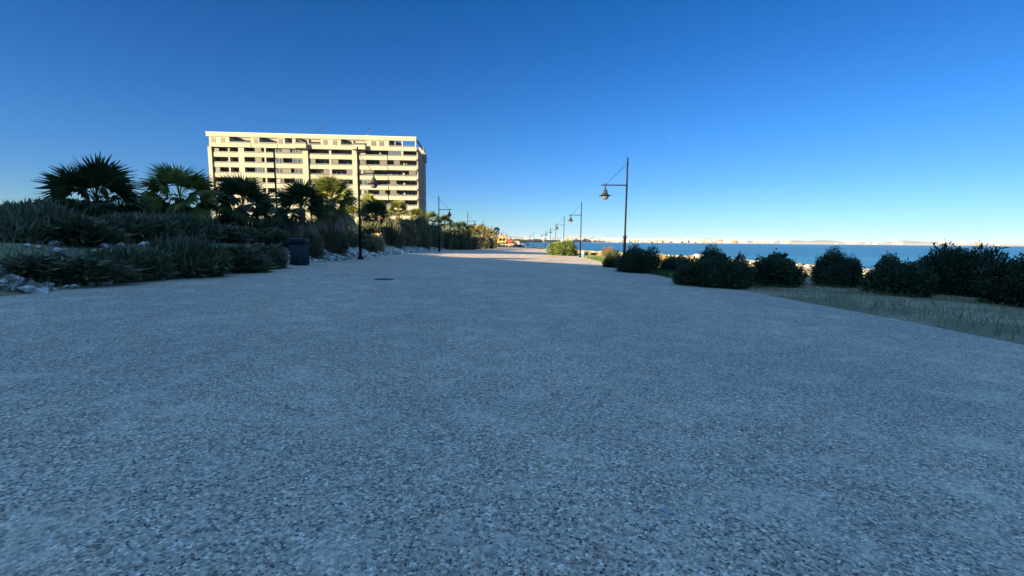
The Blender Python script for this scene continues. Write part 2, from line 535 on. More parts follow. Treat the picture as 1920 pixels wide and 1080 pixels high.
def terr_h(x, y):
    if y <= 260 and XL(y) + 0.01 < x < XR(y) - 0.01: return gb(x, y) - 0.08
    if y > 262:
        h0 = hgt(x, y)
        return h0 + (0.0 if x > CXf(y) - 3 else 0.15)
    return hgt(x, y) - (0.004 if x in (XL(y), XR(y)) else 0.0)
grid_mesh('ground', terr_row, YS, terr_h, M['ground'])

# sea out to the horizon
mb = MB()
ys = [-2000, -300, 0, 100, 200, 400, 800, 1600, 3200, 8000, 30000]
xs = [-30000, -6000, -1500, -300, 0, 60, 200, 600, 1500, 6000, 30000]
vv = [(x, y, -3.0) for y in ys for x in xs]
ff = [(j*len(xs)+i, j*len(xs)+i+1, (j+1)*len(xs)+i+1, (j+1)*len(xs)+i) for j in range(len(ys)-1) for i in range(len(xs)-1)]
mb.add(vv, ff)
tag(mb.build('sea', M['sea']), kind='structure')

# pale rubble bank along the left edge of the promenade
def bank_row(y):
    l = XL(y)
    return [l - 0.02 - t * (3.0 if 17 < y < 60 else 2.0) for t in [i / 14.0 for i in range(15)]][::-1]
YB = [17 + 0.5 * i for i in range(0, 50)] + [42 + 1.0 * i for i in range(0, 40)]
def bank_h(x, y):
    d = XL(y) - x
    n = math.sin(x * 5.1 + y * 3.3) * math.sin(y * 4.1 - x * 2.7) + 0.6 * math.sin(x * 9.7 + y * 7.9)
    return hgt(x, y) - 0.012 + (0.047 + 0.10 * math.exp(-((d - 1.2) / 0.9) ** 2)) * min(1, max(0, d) / 0.35) + 0.075 * n * min(1, d / 0.4) - (0.12 if d > 3.2 else 0)
grid_mesh('rubble_bank', bank_row, YB, bank_h, M['chalk'])

def rock_mesh(n_sub, seed):
    rnd = random.Random(seed)
    bm = bmesh.new()
    bmesh.ops.create_icosphere(bm, subdivisions=n_sub, radius=1.0)
    ph = [rnd.uniform(0, 6.3) for _ in range(6)]
    for v in bm.verts:
        c = v.co
        k = 1 + 0.22 * math.sin(3 * c.x + ph[0]) * math.sin(3.3 * c.y + ph[1]) + 0.16 * math.sin(5 * c.z + ph[2] + c.x * 3)
        v.co = Vector((c.x * k, c.y * k * 0.8, c.z * k * 0.55))
    vs = [v.co.copy() for v in bm.verts]
    fs = [[v.index for v in f.verts] for f in bm.faces]
    bm.free()
    return vs, fs
ROCKS = [rock_mesh(1, s) for s in range(6)]
def scatter_rocks(name, pts, mat, label, smin, smax, seed):
    rnd = random.Random(seed)
    mb = MB()
    for (x, y, z) in pts:
        vs, fs = rnd.choice(ROCKS)
        s = rnd.uniform(smin, smax) * (1 if rnd.random() < 0.8 else 1.8)
        rz = rnd.uniform(0, 6.28)
        ca, sa = math.cos(rz), math.sin(rz)
        mb.add([(x + s * (v.x * ca - v.y * sa), y + s * (v.x * sa + v.y * ca), z + s * v.z) for v in vs], fs)
    o = mb.build(name, mat)
    return tag(o, label, 'rocks', kind='stuff')
rnd = random.Random(3)
pts = []
for _ in range(1500):
    y = 9 + 73 * rnd.random() ** 1.3
    d = abs(rnd.gauss(0.9, 0.9))
    x = XL(y) - d
    pts.append((x, y, hgt(x, y) + 0.05))
scatter_rocks('limestone_rubble', pts, M['chalk'], 'broken pale limestone rubble at the foot of the hedge bank', 0.04, 0.15, 5)
pts = []
for _ in range(500):
    y = rnd.uniform(30, 130)
    c, r = CXf(y), XR(y)
    x = r + (c - r) * rnd.uniform(0.05, 0.98)
    pts.append((x, y, hgt(x, y) + 0.02))
scatter_rocks('shore_rocks', pts, M['chalk'], 'scattered pale rocks on the sandy strip above the sea', 0.06, 0.34, 6)

# ------------------------------------------------------------------ grass
def blade_field(name, n, fpos, hmin, hmax, mat, label, seed):
    rng = np.random.default_rng(seed)
    P = []
    for _ in range(n): P.append(fpos(rng))
    P = np.array(P); n = len(P)
    h = rng.uniform(hmin, hmax, n); a = rng.uniform(0, 6.28, n); w = h * rng.uniform(0.025, 0.05, n)
    dx = np.cos(a) * w; dy = np.sin(a) * w
    lx = rng.normal(0, 0.35, n) * h; ly = rng.normal(0, 0.35, n) * h
    V = np.zeros((n, 4, 3))
    V[:, 0] = P + np.stack([-dx, -dy, -0.03 + 0 * h], 1)
    V[:, 1] = P + np.stack([dx, dy, -0.03 + 0 * h], 1)
    V[:, 2] = P + np.stack([dx * 0.3 + lx, dy * 0.3 + ly, h], 1)
    V[:, 3] = P + np.stack([-dx * 0.3 + lx, -dy * 0.3 + ly, h], 1)
    o = link(name, quads_mesh(name, V), mat)
    return tag(o, label, 'grass', kind='stuff')
def pos_right(rng):
    y = 3 + 121 * rng.random() ** 1.4
    d = 0.1 + abs(rng.normal(0, 7.0))
    x = XR(y) + d
    return (x, y, hgt(x, y))
blade_field('dry_grass', 60000, pos_right, 0.04, 0.22, M['grass'], 'thin dry grass on the sandy strip beside the promenade', 1)
def pos_green(rng):
    if rng.random() < 0.55:
        t = rng.random(); y = 17.5 + 9 * t
        x = XR(y) + 0.15 + abs(rng.normal(0, 1.3))
    else:
        y = rng.uniform(36, 52); x = XR(y) + 0.1 + abs(rng.normal(0, 0.9))
    return (x, y, hgt(x, y))
blade_field('green_grass', 20000, pos_green, 0.06, 0.28, M['grass_green'], 'low green grass between the dark bushes and the promenade', 2)
def pos_left(rng):
    y = 4 + 88 * rng.random() ** 1.5
    d = 0.1 + abs(rng.normal(0, 2.6))
    x = XL(y) - d
    return (x, y, hgt(x, y))
blade_field('bank_weeds', 16000, pos_left, 0.06, 0.30, M['tamarisk'], 'low grey weeds growing through the pale rubble bank', 3)

# ------------------------------------------------------------------ foliage generators
def blob_leaves(blobs, n, size, seed, slender=1.0, updir=0.0, inner=0.35, fringe=0.10):
    """leaf quads filling a set of ellipsoid blobs (cx,cy,cz,rx,ry,rz), denser near the surface"""
    rng = np.random.default_rng(seed)
    B = np.array(blobs, float)
    wgt = (B[:, 3] * B[:, 4] + B[:, 4] * B[:, 5] + B[:, 3] * B[:, 5]); wgt /= wgt.sum()
    idx = rng.choice(len(B), n, p=wgt)
    d = rng.normal(0, 1, (n, 3)); d /= np.linalg.norm(d, axis=1)[:, None]
    rr = 1 - inner * np.abs(rng.normal(0, 0.6, n)) + fringe * np.minimum(rng.normal(0, 1, n) ** 2, 2.0) * (rng.random(n) < 0.4)
    lump = 1 + 0.13 * np.sin(d[:, 0] * 7 + idx * 1.7) * np.sin(d[:, 2] * 6 + d[:, 1] * 5 + idx)
    P = B[idx, :3] + d * B[idx, 3:] * (rr * lump)[:, None]
    keep = P[:, 2] > 0.0
    P = P[keep]; d = d[keep]; m = len(P)
    s = size * rng.uniform(0.6, 1.5, m)
    ax = d * 0.7 + rng.normal(0, 0.6, (m, 3)); ax[:, 2] += updir
    ax /= np.linalg.norm(ax, axis=1)[:, None]
    q = np.cross(ax, rng.normal(0, 1, (m, 3))); q /= np.linalg.norm(q, axis=1)[:, None]
    L = ax * (s * slender)[:, None]; Wd = q * (s * 0.5 / (slender ** 0.5))[:, None]
    V = np.zeros((m, 4, 3))
    V[:, 0] = P - Wd * 0.35; V[:, 1] = P + L * 0.45 - Wd; V[:, 2] = P + L; V[:, 3] = P + L * 0.45 + Wd
    return V

def bush_blobs(w, dpt, h, k, seed, low=0.0):
    rnd = random.Random(seed)
    bl = [(0, 0, h * 0.40, w * 0.36, dpt * 0.36, h * 0.46)]
    for i in range(k):
        a = 6.283 * i / k + rnd.uniform(-0.4, 0.4)
        rr = rnd.uniform(0.25, 0.68)
        hz = h * rnd.uniform(0.25, 0.62) * (1.15 - rr * 0.6)
        sx = rnd.uniform(0.20, 0.32)
        bl.append((math.cos(a) * w * 0.5 * rr, math.sin(a) * dpt * 0.5 * rr, hz, w * sx * 0.7, dpt * sx * 0.7, min(hz, h - hz) * 0.95 + 0.08 * h))
    return bl

def stems_mb(w, dpt, h, n, seed, r=0.012):
    rnd = random.Random(seed)
    mb = MB()
    for _ in range(n):
        a = rnd.uniform(0, 6.283); rr = rnd.uniform(0.3, 1.05)
        ex, ey = math.cos(a) * w * 0.5 * rr, math.sin(a) * dpt * 0.5 * rr
        ez = h * rnd.uniform(0.35, 1.0) * (1.15 - 0.5 * rr)
        mid = (ex * 0.45 + rnd.uniform(-.1, .1) * w, ey * 0.45 + rnd.uniform(-.1, .1) * dpt, ez * 0.65)
        mb.tube([(ex * 0.08, ey * 0.08, -0.1), mid, (ex, ey, ez)], [r * 1.6, r, r * 0.35], 5)
    return mb

BUSH_MESH = {}
def bush(kind, name, x, y, w, dpt, h, label, group, cat='bush', rz=0.0, n=7000, leaf=0.06, seed=1, mat='bush', slender=1.4, updir=0.2, k=7, z=None, nst=14):
    """every bush: foliage + stems"""
    key = (kind, seed)
    if key not in BUSH_MESH:
        V = blob_leaves(bush_blobs(w, dpt, h, k, seed), n, leaf, seed, slender, updir)
        BUSH_MESH[key] = (quads_mesh('foliage', V), stems_mb(w, dpt, h, nst, seed).mesh('stems'), w, dpt, h)
    fm, sm, w0, d0, h0 = BUSH_MESH[key]
    e = empty(name, (x, y, (hgt(x, y) if z is None else z) - 0.03), rz)
    e.scale = (w / w0, dpt / d0, h / h0)
    tag(e, label, cat, group)
    link('foliage', fm, M[mat], e)
    link('stems', sm, M['twig'], e)
    return e

# ------------------------------------------------------------------ palms
def fan_frond(V, base, az, el, Lp, Lf, rng, droop=0.5, nleaf=20, spread=1.9):
    """one fan leaf: stalk then leaflets radiating; appended as quads"""
    dirh = np.array([math.cos(az), math.sin(az), 0.0])
    up = np.array([0, 0, 1.0])
    p = np.array(base, float)
    ang = el
    seg = 4
    side = np.array([-math.sin(az), math.cos(az), 0.0])
    for i in range(seg):
        d = dirh * math.cos(ang) + up * math.sin(ang)
        q = p + d * Lp / seg
        w = 0.022
        V.append([p - side * w, p + side * w, q + side * w, q - side * w])
        p = q
        ang -= droop * 0.18
    d = dirh * math.cos(ang) + up * math.sin(ang)
    roll = rng.normal(0, 0.55)
    nrm = np.cross(side, d)
    side = side * math.cos(roll) + nrm * math.sin(roll)
    nrm = np.cross(side, d)
    for k in range(nleaf):
        t = (k + 0.5) / nleaf * 2 - 1
        a = t * spread * 0.5 * 1.35
        ld = d * math.cos(a) + side * math.sin(a)
        l = Lf * (0.72 + 0.28 * math.cos(a)) * rng.uniform(0.88, 1.08)
        lw = l * 0.046
        sd = np.cross(ld, nrm)
        ld = ld + nrm * 0.28 * abs(t) ; ld /= np.linalg.norm(ld)
        m1 = p + ld * l * 0.55 - up * l * 0.03 + nrm * rng.uniform(-.03, .03)
        ld2 = ld - up * rng.uniform(0.3, 0.9) * droop
        ld2 /= np.linalg.norm(ld2)
        m2 = m1 + ld2 * l * 0.45
        V.append([p - sd * lw * 0.25, p + sd * lw * 0.25, m1 + sd * lw, m1 - sd * lw])
        V.append([m1 - sd * lw, m1 + sd * lw, m2 + sd * lw * 0.12, m2 - sd * lw * 0.12])

def make_palm_meshes(seed, H, trunk_r, Lp, Lf, n_green, n_dry, skirt=1.0):
    """H: height of the crown centre"""
    rng = np.random.default_rng(seed)
    rnd = random.Random(seed)
    lean = (rnd.uniform(-.06, .06) * H, rnd.uniform(-.06, .06) * H)
    tr = MB()
    path = []; rad = []
    ns = max(8, int(H / 0.16))
    for i in range(ns + 1):
        t = i / ns
        path.append((lean[0] * t * t, lean[1] * t * t, -0.3 + (H + 0.3) * t))
        rad.append(trunk_r * (1.25 - 0.35 * t) * (1.0 + (0.09 if i % 2 else -0.05)))
    tr.tube(path, rad, 12)
    top = (lean[0], lean[1], H)
    G = []; D = []
    for i in range(n_green):
        t = i / n_green
        el = R(88 - 84 * t ** 1.15) + rng.normal(0, 0.10)
        az = i * 2.39996 + rng.normal(0, 0.15)
        fan_frond(G, (top[0], top[1], H - 0.22 * t), az, el, Lp * rng.uniform(0.8, 1.15), Lf * rng.uniform(0.85, 1.1), rng, 0.45 + 0.3 * t)
    for i in range(n_dry):
        t = (i + 0.5) / n_dry
        el = R(-12 - 68 * t) + rng.normal(0, 0.10)
        az = i * 2.39996 + rng.normal(0, 0.2)
        fan_frond(D, (top[0], top[1], H - 0.25 - 0.5 * t * skirt), az, el, Lp * rng.uniform(0.7, 1.15), Lf * rng.uniform(0.8, 1.35) * (1 + 0.35 * (skirt > 1.3)), rng, 1.2, 12, 1.0)
    return tr.mesh('trunk'), quads_mesh('crown', np.array(G)), quads_mesh('dead_fronds', np.array(D))

PALMS = {}
def palm(var, x, y, s, rz, label, mat='palm', group='fan palms above the hedge', z=None, spec=None, name='fan_palm'):
    if var not in PALMS:
        PALMS[var] = make_palm_meshes(*spec)
    t, c, d = PALMS[var]
    e = empty(name, (x, y, hgt(x, y) if z is None else z), rz, s)
    tag(e, label, 'palm tree', group)
    link('trunk', t, M['bark'], e)
    o = link('crown', c, M[mat], e)
    if o.data.materials[0] != M[mat]:
        o.material_slots[0].link = 'OBJECT'; o.material_slots[0].material = M[mat]
    link('dead_fronds', d, M['palm_dry'], e)
    return e
#PART2

# ------------------------------------------------------------------ the apartment block
FA = R(3.9)
Cc = at(780.6, 262, 130.0)
BX, BY = Cc.x, Cc.y
fdir = Vector((math.cos(FA), math.sin(FA), 0)); fin = Vector((-math.sin(FA), math.cos(FA), 0))
def fpt(px, py):
    """facade-local (u, z) seen through a pixel; u negative to the left of the seaward corner"""
    o = Vector((0, 0, CAMZ)); d = ray(px, py)
    t = (Vector((BX, BY, 0)) - o).dot(fin) / d.dot(fin)
    p = o + d * t
    return (p - Vector((BX, BY, 0))).dot(fdir), p.z
def fu(px, py=335.0): return fpt(px, py)[0]

def build_block():
    root = empty('apartment_block', (BX, BY, 0), FA)
    tag(root, 'long cream apartment block with rows of deep balconies rising behind the palms', 'building')
    zt = fpt(780, 257.5)[1]                     # roof edge
    zb = [fpt(780, 276)[1]] + [0] * 11          # top of each solid parapet
    p1 = fpt(780, 293.5)[1]; p6 = fpt(780, 386.5)[1]
    pitch = (p1 - p6) / 5.0
    for k in range(1, 12): zb[k] = p1 - (k - 1) * pitch
    PH = 1.13                                   # parapet height incl. slab
    nfl = 10
    UL = fu(392)                                # left end of the block
    DEP = 21.0
    RD = 2.3                                    # depth of the balconies
    zbot = -1.0
    uR = 0.0
    # -- core body behind the balconies
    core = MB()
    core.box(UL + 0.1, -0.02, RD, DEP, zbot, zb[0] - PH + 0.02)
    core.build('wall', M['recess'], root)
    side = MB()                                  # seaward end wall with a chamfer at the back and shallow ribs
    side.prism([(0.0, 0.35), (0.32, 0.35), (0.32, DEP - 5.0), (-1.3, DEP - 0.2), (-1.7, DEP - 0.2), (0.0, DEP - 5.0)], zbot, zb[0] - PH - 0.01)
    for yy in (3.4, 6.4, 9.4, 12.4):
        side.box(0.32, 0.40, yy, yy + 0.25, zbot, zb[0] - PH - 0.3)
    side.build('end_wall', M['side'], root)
    for k in range(1, 10):
        for yy in (14.6,):
            w = MB(); w.box(0.322, 0.37, yy, yy + 1.2, zb[k] + 0.05, zb[k] + 1.35)
            w.build('side_window', M['darkglass'], root)
        w = MB(); w.box(-0.42, -0.30, DEP - 3.2, DEP - 2.0, zb[k] + 0.05, zb[k] + 1.35)
        w.build('side_window', M['darkglass'], root)
        pass

    # -- horizontal layout, in photograph columns at row 335
    runs = []      # (x0, x1, y_front, posts, bands)
    pil = []       # solid full-height wall strips (x0, x1, y_front)
    U = fu
    # zones from right to left
    zones = [('run', 728.4, 781.0, 0.0), ('run', 673.0, 726.6, 0.35), ('wall', 661.0, 673.0, 0.20), ('run', 578.5, 661.0, 0.55),
             ('wall', 568.5, 578.5, 0.20), ('run', 516, 568.5, 0.35), ('run', 459.5, 514.5, 0.0), ('wall', 449, 459.5, 0.2), ('run', 399, 449, 0.55), ('wall', 392, 399, 0.20)]
    floors = list(range(1, nfl + 1))
    for typ, x0, x1, yf in zones:
        u0, u1 = U(x0), U(x1)
        if x1 > 780: u1 = 0.0
        if typ == 'wall':
            m = MB(); m.box(u0, u1, yf, RD + 0.01, zbot, zb[0] - PH - 0.003)
            m.build('wall', M['facade'], root)
        else:
            for k in floors:
                m = MB(); m.box(u0, u1, yf, RD + 0.004, zb[k] - PH, zb[k] - PH + 0.26); m.box(u0, u1, yf - 0.002, yf + 0.16, zb[k] - PH + 0.24, zb[k])
                m.build('parapet', M['facade'], root)
                g = MB(); g.box(u0 + 0.05, u1 - 0.05, yf + 0.06, yf + 0.09, zb[k], zb[k] + 0.42)
                g.build('balcony_railing', M['railglass'], root)
                # open end of a balcony run is closed by a low wall
    # joints between neighbouring runs: dark slot
    # -- things seen in each opening: (x0, x1, kind) per floor; kinds: s louvre, w white-framed window, g glazed, p post, d door glass
    rows = {
        1: [('w', 562, 568), ('w', 549, 560), ('p', 617.5, 621.5), ('d', 586, 603), ('d', 606, 616), ('d', 626, 640), ('d', 645, 658), ('W', 673, 685), ('d', 693, 708), ('q', 712, 714.5), ('d', 715, 724), ('g', 729.5, 753), ('p', 753.5, 757), ('d', 761, 777)],
        2: [('w', 549, 566), ('s', 578.8, 591), ('d', 592, 617), ('p', 617.5, 621.5), ('s', 621.8, 634), ('d', 636, 660), ('s', 673.3, 686.5), ('d', 689, 711), ('s', 712, 725.5), ('d', 730, 738), ('s', 739, 750), ('d', 752, 755), ('q', 757, 759), ('q', 762, 763), ('d', 763, 776)],
        3: [('w', 552, 567), ('d', 581, 604), ('s', 605.5, 617.3), ('p', 617.5, 621.5), ('d', 624, 648), ('s', 649, 660.8), ('w', 673.3, 687), ('s', 688, 701), ('d', 703, 725), ('d', 731, 753), ('q', 755, 758.5), ('d', 760, 766), ('s', 767, 780)],
        4: [('w', 552, 567), ('s', 579, 593), ('g', 593.5, 617), ('p', 617.5, 621.5), ('s', 622, 636), ('d', 638, 660), ('w', 673.3, 688), ('s', 689, 701.5), ('d', 703, 725), ('s', 731, 743), ('d', 744, 755), ('q', 756, 759), ('d', 762, 777)],
        5: [('w', 552, 567), ('s', 579, 592), ('d', 594, 616), ('p', 617.5, 621.5), ('d', 624, 645), ('s', 646, 660), ('w', 673.3, 688), ('d', 689, 709), ('s', 710, 721), ('d', 722, 726), ('s', 731, 743), ('d', 744, 755), ('q', 756, 759), ('d', 762, 777)],
        6: [('w', 552, 567), ('d', 580, 604), ('s', 604, 617), ('p', 617.5, 621.5), ('d', 624, 655), ('w', 673.3, 688), ('d', 690, 724), ('d', 731, 746), ('s', 747, 758), ('d', 761, 777)],
        7: [('w', 552, 567), ('s', 579, 592), ('d', 594, 616), ('p', 617.5, 621.5), ('d', 624, 655), ('w', 673.3, 688), ('s', 689, 701), ('d', 703, 724), ('d', 731, 752), ('p', 753, 756), ('s', 757, 769), ('d', 770, 777)],
        8: [('w', 552, 567), ('d', 580, 604), ('p', 617.5, 621.5), ('s', 622, 636), ('d', 638, 660), ('w', 673.3, 688), ('d', 690, 724), ('d', 731, 752), ('d', 757, 777)],
        9: [('d', 580, 610), ('p', 617.5, 621.5), ('d', 624, 655), ('d', 690, 724), ('d', 731, 752), ('d', 757, 777)],
        10: [('d', 580, 610), ('p', 617.5, 621.5), ('d', 624, 655), ('d', 690, 724), ('d', 731, 752), ('d', 757, 777)],
    }
    rnd = random.Random(11)
    ex = {}
    for k in rows:                    # same kinds of openings further along, beyond the photographed part
        e = [('w', 517, 530), ('s' if k % 2 else 'd', 531, 545) ]
        e += [('d', 462, 478), ('s', 480, 492) if k % 3 else ('g', 480, 497), ('p', 498, 501), ('d', 502, 512)]
        e += [('s', 400, 411) if k % 2 else ('d', 400, 411), ('d', 413, 428), ('p', 428.5, 431.5), ('d', 433, 447)]
        rows[k] = rows[k] + e
    def yfront(x):
        for typ, x0, x1, yf in zones:
            if x0 - 0.5 <= x < x1 + 0.5: return yf
        return 0.3
    for k, items in rows.items():
        zf = zb[k] - PH + 0.26                      # balcony floor
        zc = zb[k - 1] - PH                         # underside of the slab above
        for it in items:
            kd, x0, x1 = it
            u0, u1 = U(x0), min(U(x1), -0.12)
            yf = yfront((x0 + x1) / 2)
            m = MB()
            if kd == 's':
                m.box(u0, u1, yf + 0.14, yf + 0.20, zb[k] - 0.6, zc - 0.05)
                f = m.build('shutter', M['louvre'], root)
            elif kd == 'p':
                m.box(u0, u1, yf + 0.012, RD + 0.003, zf, zc + 0.02); m.build('post', M['facade_post'], root)
            elif kd == 'q':
                m.box(u0, u1, yf + 0.20, yf + 0.6, zf, zb[k] + 0.95); m.build('post', M['facade_post'], root)
            elif kd in 'wW':
                # window band: pale surround flush with the parapet, panes behind
                m.box(u0, u1, yf + 0.30, yf + 0.36, zb[k] - 0.45, zc - 0.02)
                w = m.build('window', M['whiteglass'] if kd == 'W' else M['glazing'], root)
                f = MB(); n = 2
                for i in range(n + 1):
                    uu = u0 + (u1 - u0) * i / n
                    f.box(uu - 0.06, uu + 0.06, yf + 0.24, yf + 0.297, zb[k] - 0.45, zc - 0.02)
                f.box(u0, u1, yf + 0.25, yf + 0.295, zc - 0.22, zc - 0.04)
                if kd == 'w' and rnd.random() < 0.4:
                    f.box(u0 + 0.08, (u0 + u1) / 2 - 0.1, yf + 0.26, yf + 0.292, zb[k] + 0.1, zc - 0.25)
                f.build('frame', M['facade_post'], w)
                if kd == 'w':
                    pass
            elif kd == 'g':
                m.box(u0, u1, yf + 0.20, yf + 0.24, zb[k] - 0.3, zc - 0.02)
                w = m.build('window', M['glazing'], root)
                f = MB(); n = max(4, int((u1 - u0) / 0.7))
                for i in range(n + 1):
                    uu = u0 + (u1 - u0) * i / n
                    f.box(uu - 0.035, uu + 0.035, yf + 0.14, yf + 0.198, zb[k] - 0.3, zc - 0.02)
                f.box(u0, u1, yf + 0.142, yf + 0.196, zc - 0.10, zc - 0.022)
                f.build('frame', M['frame'], w)
            elif kd == 'd':
                m.box(u0 + 0.1, u1 - 0.1, RD - 0.03, RD + 0.02, zf + 0.02, zc - 0.28)
                w = m.build('patio_door', M['darkglass'], root)
                f = MB(); n = max(2, int((u1 - u0) / 1.6))
                for i in range(n + 1):
                    uu = u0 + 0.1 + (u1 - u0 - 0.2) * i / n
                    f.box(uu - 0.04, uu + 0.04, RD - 0.09, RD - 0.034, zf + 0.02, zc - 0.28)
                f.box(u0 + 0.1, u1 - 0.1, RD - 0.088, RD - 0.036, zc - 0.36, zc - 0.282)
                f.build('frame', M['frame'], w)
    # balcony furniture is too small to read except white tables and chairs
    for k, x in [(1, 608), (1, 641), (2, 600), (3, 628), (3, 643), (3, 745), (4, 713), (5, 690), (5, 702), (1, 706), (2, 772), (4, 774), (3, 598)]:
        u = U(x); zf = zb[k] - PH + 0.26; yf = yfront(x)
        m = MB(); m.box(u, u + 0.9, yf + 0.8, yf + 1.5, zf + 0.95, zf + 1.25)
        m.box(u + 0.1, u + 0.2, yf + 0.9, yf + 1.0, zf, zf + 0.96); m.box(u + 0.7, u + 0.8, yf + 0.9, yf + 1.0, zf, zf + 0.96)
        m.build('balcony_furniture', M['white'], root)

    # end posts at the seaward corner
    for k in range(1, nfl + 1):
        m = MB(); m.box(-0.02, 0.38, 0.02, 0.33, zb[k] - 0.75, zb[k] + 0.62)
        m.build('end_post', M['facade_post'], root)

    # -- top floor (terraces with a deep fascia)
    z0 = zb[0] - PH                                # parapet underside
    ztf = z0 + 0.3                                 # terrace floor
    zo = fpt(780, 264.6)[1]                        # underside of the fascia
    RT = 3.4
    def seg(xa, xb): return U(xa, 270), (0.0 if xb > 779 else U(xb, 270))
    m = MB(); m.box(UL - 0.1, 0.0, -0.05, 0.28, zo, zt); m.build('fascia', M['facade'], root)
    m = MB()
    m.box(UL - 0.1, U(738, 270), RT - 0.2, DEP - 0.5, zo + 0.5, zt - 0.16)
    for xa, xb in [(601, 639), (687, 729), (548, 554), (470, 486), (520, 534), (392, 430)]:
        m.box(U(xa, 270), U(xb, 270), 0.281, RT - 0.201, zo + 0.5, zt - 0.16)
    m.box(-0.299, 0.0, 0.281, DEP - 6.0, zo + 0.35, zt - 0.03)
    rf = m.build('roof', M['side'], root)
    m = MB(); m.box(UL - 0.18, 0.06, -0.12, 0.32, zt + 0.002, zt + 0.12); m.build('coping', M['white'], root)
    # solid wall strips on the top floor
    for xa, xb in [(601, 639), (687, 729), (548, 554), (470, 486), (520, 534), (392, 430)]:
        a, b = seg(xa, xb)
        m = MB(); m.box(a, b, 0.10, RT, z0 + 0.01, zo + 0.001); m.build('wall', M['facade'], root)
    for xa, xb in [(606, 614), (624, 632), (696, 705), (711, 720), (476, 483), (522, 530), (396, 404), (414, 422)]:
        a, b = seg(xa, xb)
        m = MB(); m.box(a, b, 0.06, 0.098, zb[0] + 0.12, zo - 0.28); w = m.build('window', M['louvre'], root)
        m = MB(); m.box(a - 0.05, b + 0.05, 0.03, 0.096, zb[0] + 0.02, zb[0] + 0.116); m.build('sill', M['facade_post'], w)
    for xa, xb, yf in [(554.5, 576.3, -1.1), (576.6, 601, 0.02), (639, 661, 0.02), (661.5, 686.5, -1.1), (729, 781, 0.0), (601, 639, 0.02), (687, 729, 0.02),
                       (486, 520, 0.02), (430, 470, 0.0), (534, 554.2, 0.02), (392, 430, 0.02)]:
        a, b = seg(xa, xb)
        m = MB(); m.box(a, b, yf, (yf + 0.25), z0 + 0.001, zb[0])
        if yf < 0:
            m.box(a, a + 0.2, yf + 0.25, 0.3, z0 + 0.001, zb[0]); m.box(b - 0.2, b, yf + 0.25, 0.3, z0 + 0.001, zb[0]); m.box(a, b, yf + 0.02, 0.5, z0 + 0.002, z0 + 0.2)
        m.build('parapet', M['facade'], root)
        if (xa, xb) not in [(601, 639), (687, 729), (392, 430)]:
            g = MB(); g.box(a + 0.05, b - 0.05, yf + 0.1, yf + 0.13, zb[0], zb[0] + 0.45); g.build('balcony_railing', M['railglass'], root)
    # slab of the terrace + back walls of the terraces (not behind the see-through corner)
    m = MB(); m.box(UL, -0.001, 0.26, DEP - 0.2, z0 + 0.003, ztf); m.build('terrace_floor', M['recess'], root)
    m = MB(); m.box(UL, U(738, 270), RT + 0.01, DEP - 2.0, ztf, zo + 0.499); m.build('wall', M['facade_post'], root)
    for xa, xb in [(557, 570), (580, 598), (643, 658), (668, 684), (437, 466), (490, 516), (537, 546)]:
        a, b = seg(xa, xb)
        m = MB(); m.box(a, b, RT - 0.04, RT + 0.009, ztf + 0.05, zo - 0.55); m.build('patio_door', M['darkglass'], root)
    for xa, xb in [(575.6, 578.2), (659.2, 662.3), (739.5, 741.0)]:
        a, b = seg(xa, xb)
        m = MB(); m.box(a, b, 0.3, 2.2, ztf, zo); m.build('post', M['facade_post'], root)
    # slim posts, pergola slab and glass screen of the open seaward corner
    for xp in (754.2, 779.2):
        a = U(xp, 270); m = MB(); m.box(a - 0.09, a + 0.09, 0.05, 0.22, zb[0] - 0.02, zo + 0.001); m.build('post', M['white'], root)
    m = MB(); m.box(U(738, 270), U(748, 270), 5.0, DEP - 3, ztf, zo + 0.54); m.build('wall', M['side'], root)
    m = MB(); m.box(U(748, 270), U(761, 270), 6.0, 9.0, zo - 1.05, zo - 0.72); m.box(U(748, 270), U(763, 270), 7.0, 12.0, zo - 0.3, zo - 0.02); m.build('canopy', M['white'], root)
    m = MB(); m.box(U(762.5, 270), U(765, 270), 6.0, 16.0, ztf, zo - 0.5); m.build('glass_screen', M['railglass'], root)
    # seaward terrace edge on the end side
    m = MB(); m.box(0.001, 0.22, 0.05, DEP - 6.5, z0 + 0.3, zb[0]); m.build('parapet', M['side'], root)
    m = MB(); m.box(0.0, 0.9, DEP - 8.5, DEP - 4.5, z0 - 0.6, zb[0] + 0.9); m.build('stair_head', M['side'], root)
    m = MB(); m.box(-2.2, 0.3, DEP - 6.4, DEP - 1.0, zb[0] - 0.5, zt - 0.9); m.box(-1.6, 0.05, DEP - 5.4, DEP - 2.0, zt - 0.9, zt + 0.35)
    m.build('lift_house', M['facade'], root)
    # antennas
    for xp, y0, hh in ((593.5, 227, 0), (685.5, 231, 1)):
        u, zz = fpt(xp, y0)
        m = MB(); yb = 4.0
        m.tube([(u, yb, zt - 0.3), (u + (0.0), yb, zz)], 0.055, 6)
        m.build('antenna', M['steel'], root)
        a = MB()
        for i, (dz, l) in enumerate([(0.15, 0.9), (0.9, 1.0), (1.6, 0.7)] if not hh else [(0.2, 0.9), (0.5, 0.5)]):
            a.tube([(u - l, yb, zz - dz), (u + l * 0.35, yb, zz - dz - 0.05)], 0.035, 5)
            for q in range(5):
                xx = u - l + q * l * 0.3
                a.tube([(xx, yb - 0.35, zz - dz), (xx, yb + 0.35, zz - dz)], 0.02, 4)
                a.tube([(xx, yb, zz - dz - 0.2), (xx, yb, zz - dz + 0.2)], 0.02, 4)
        o = a.build('antenna_array', M['steel'], root)
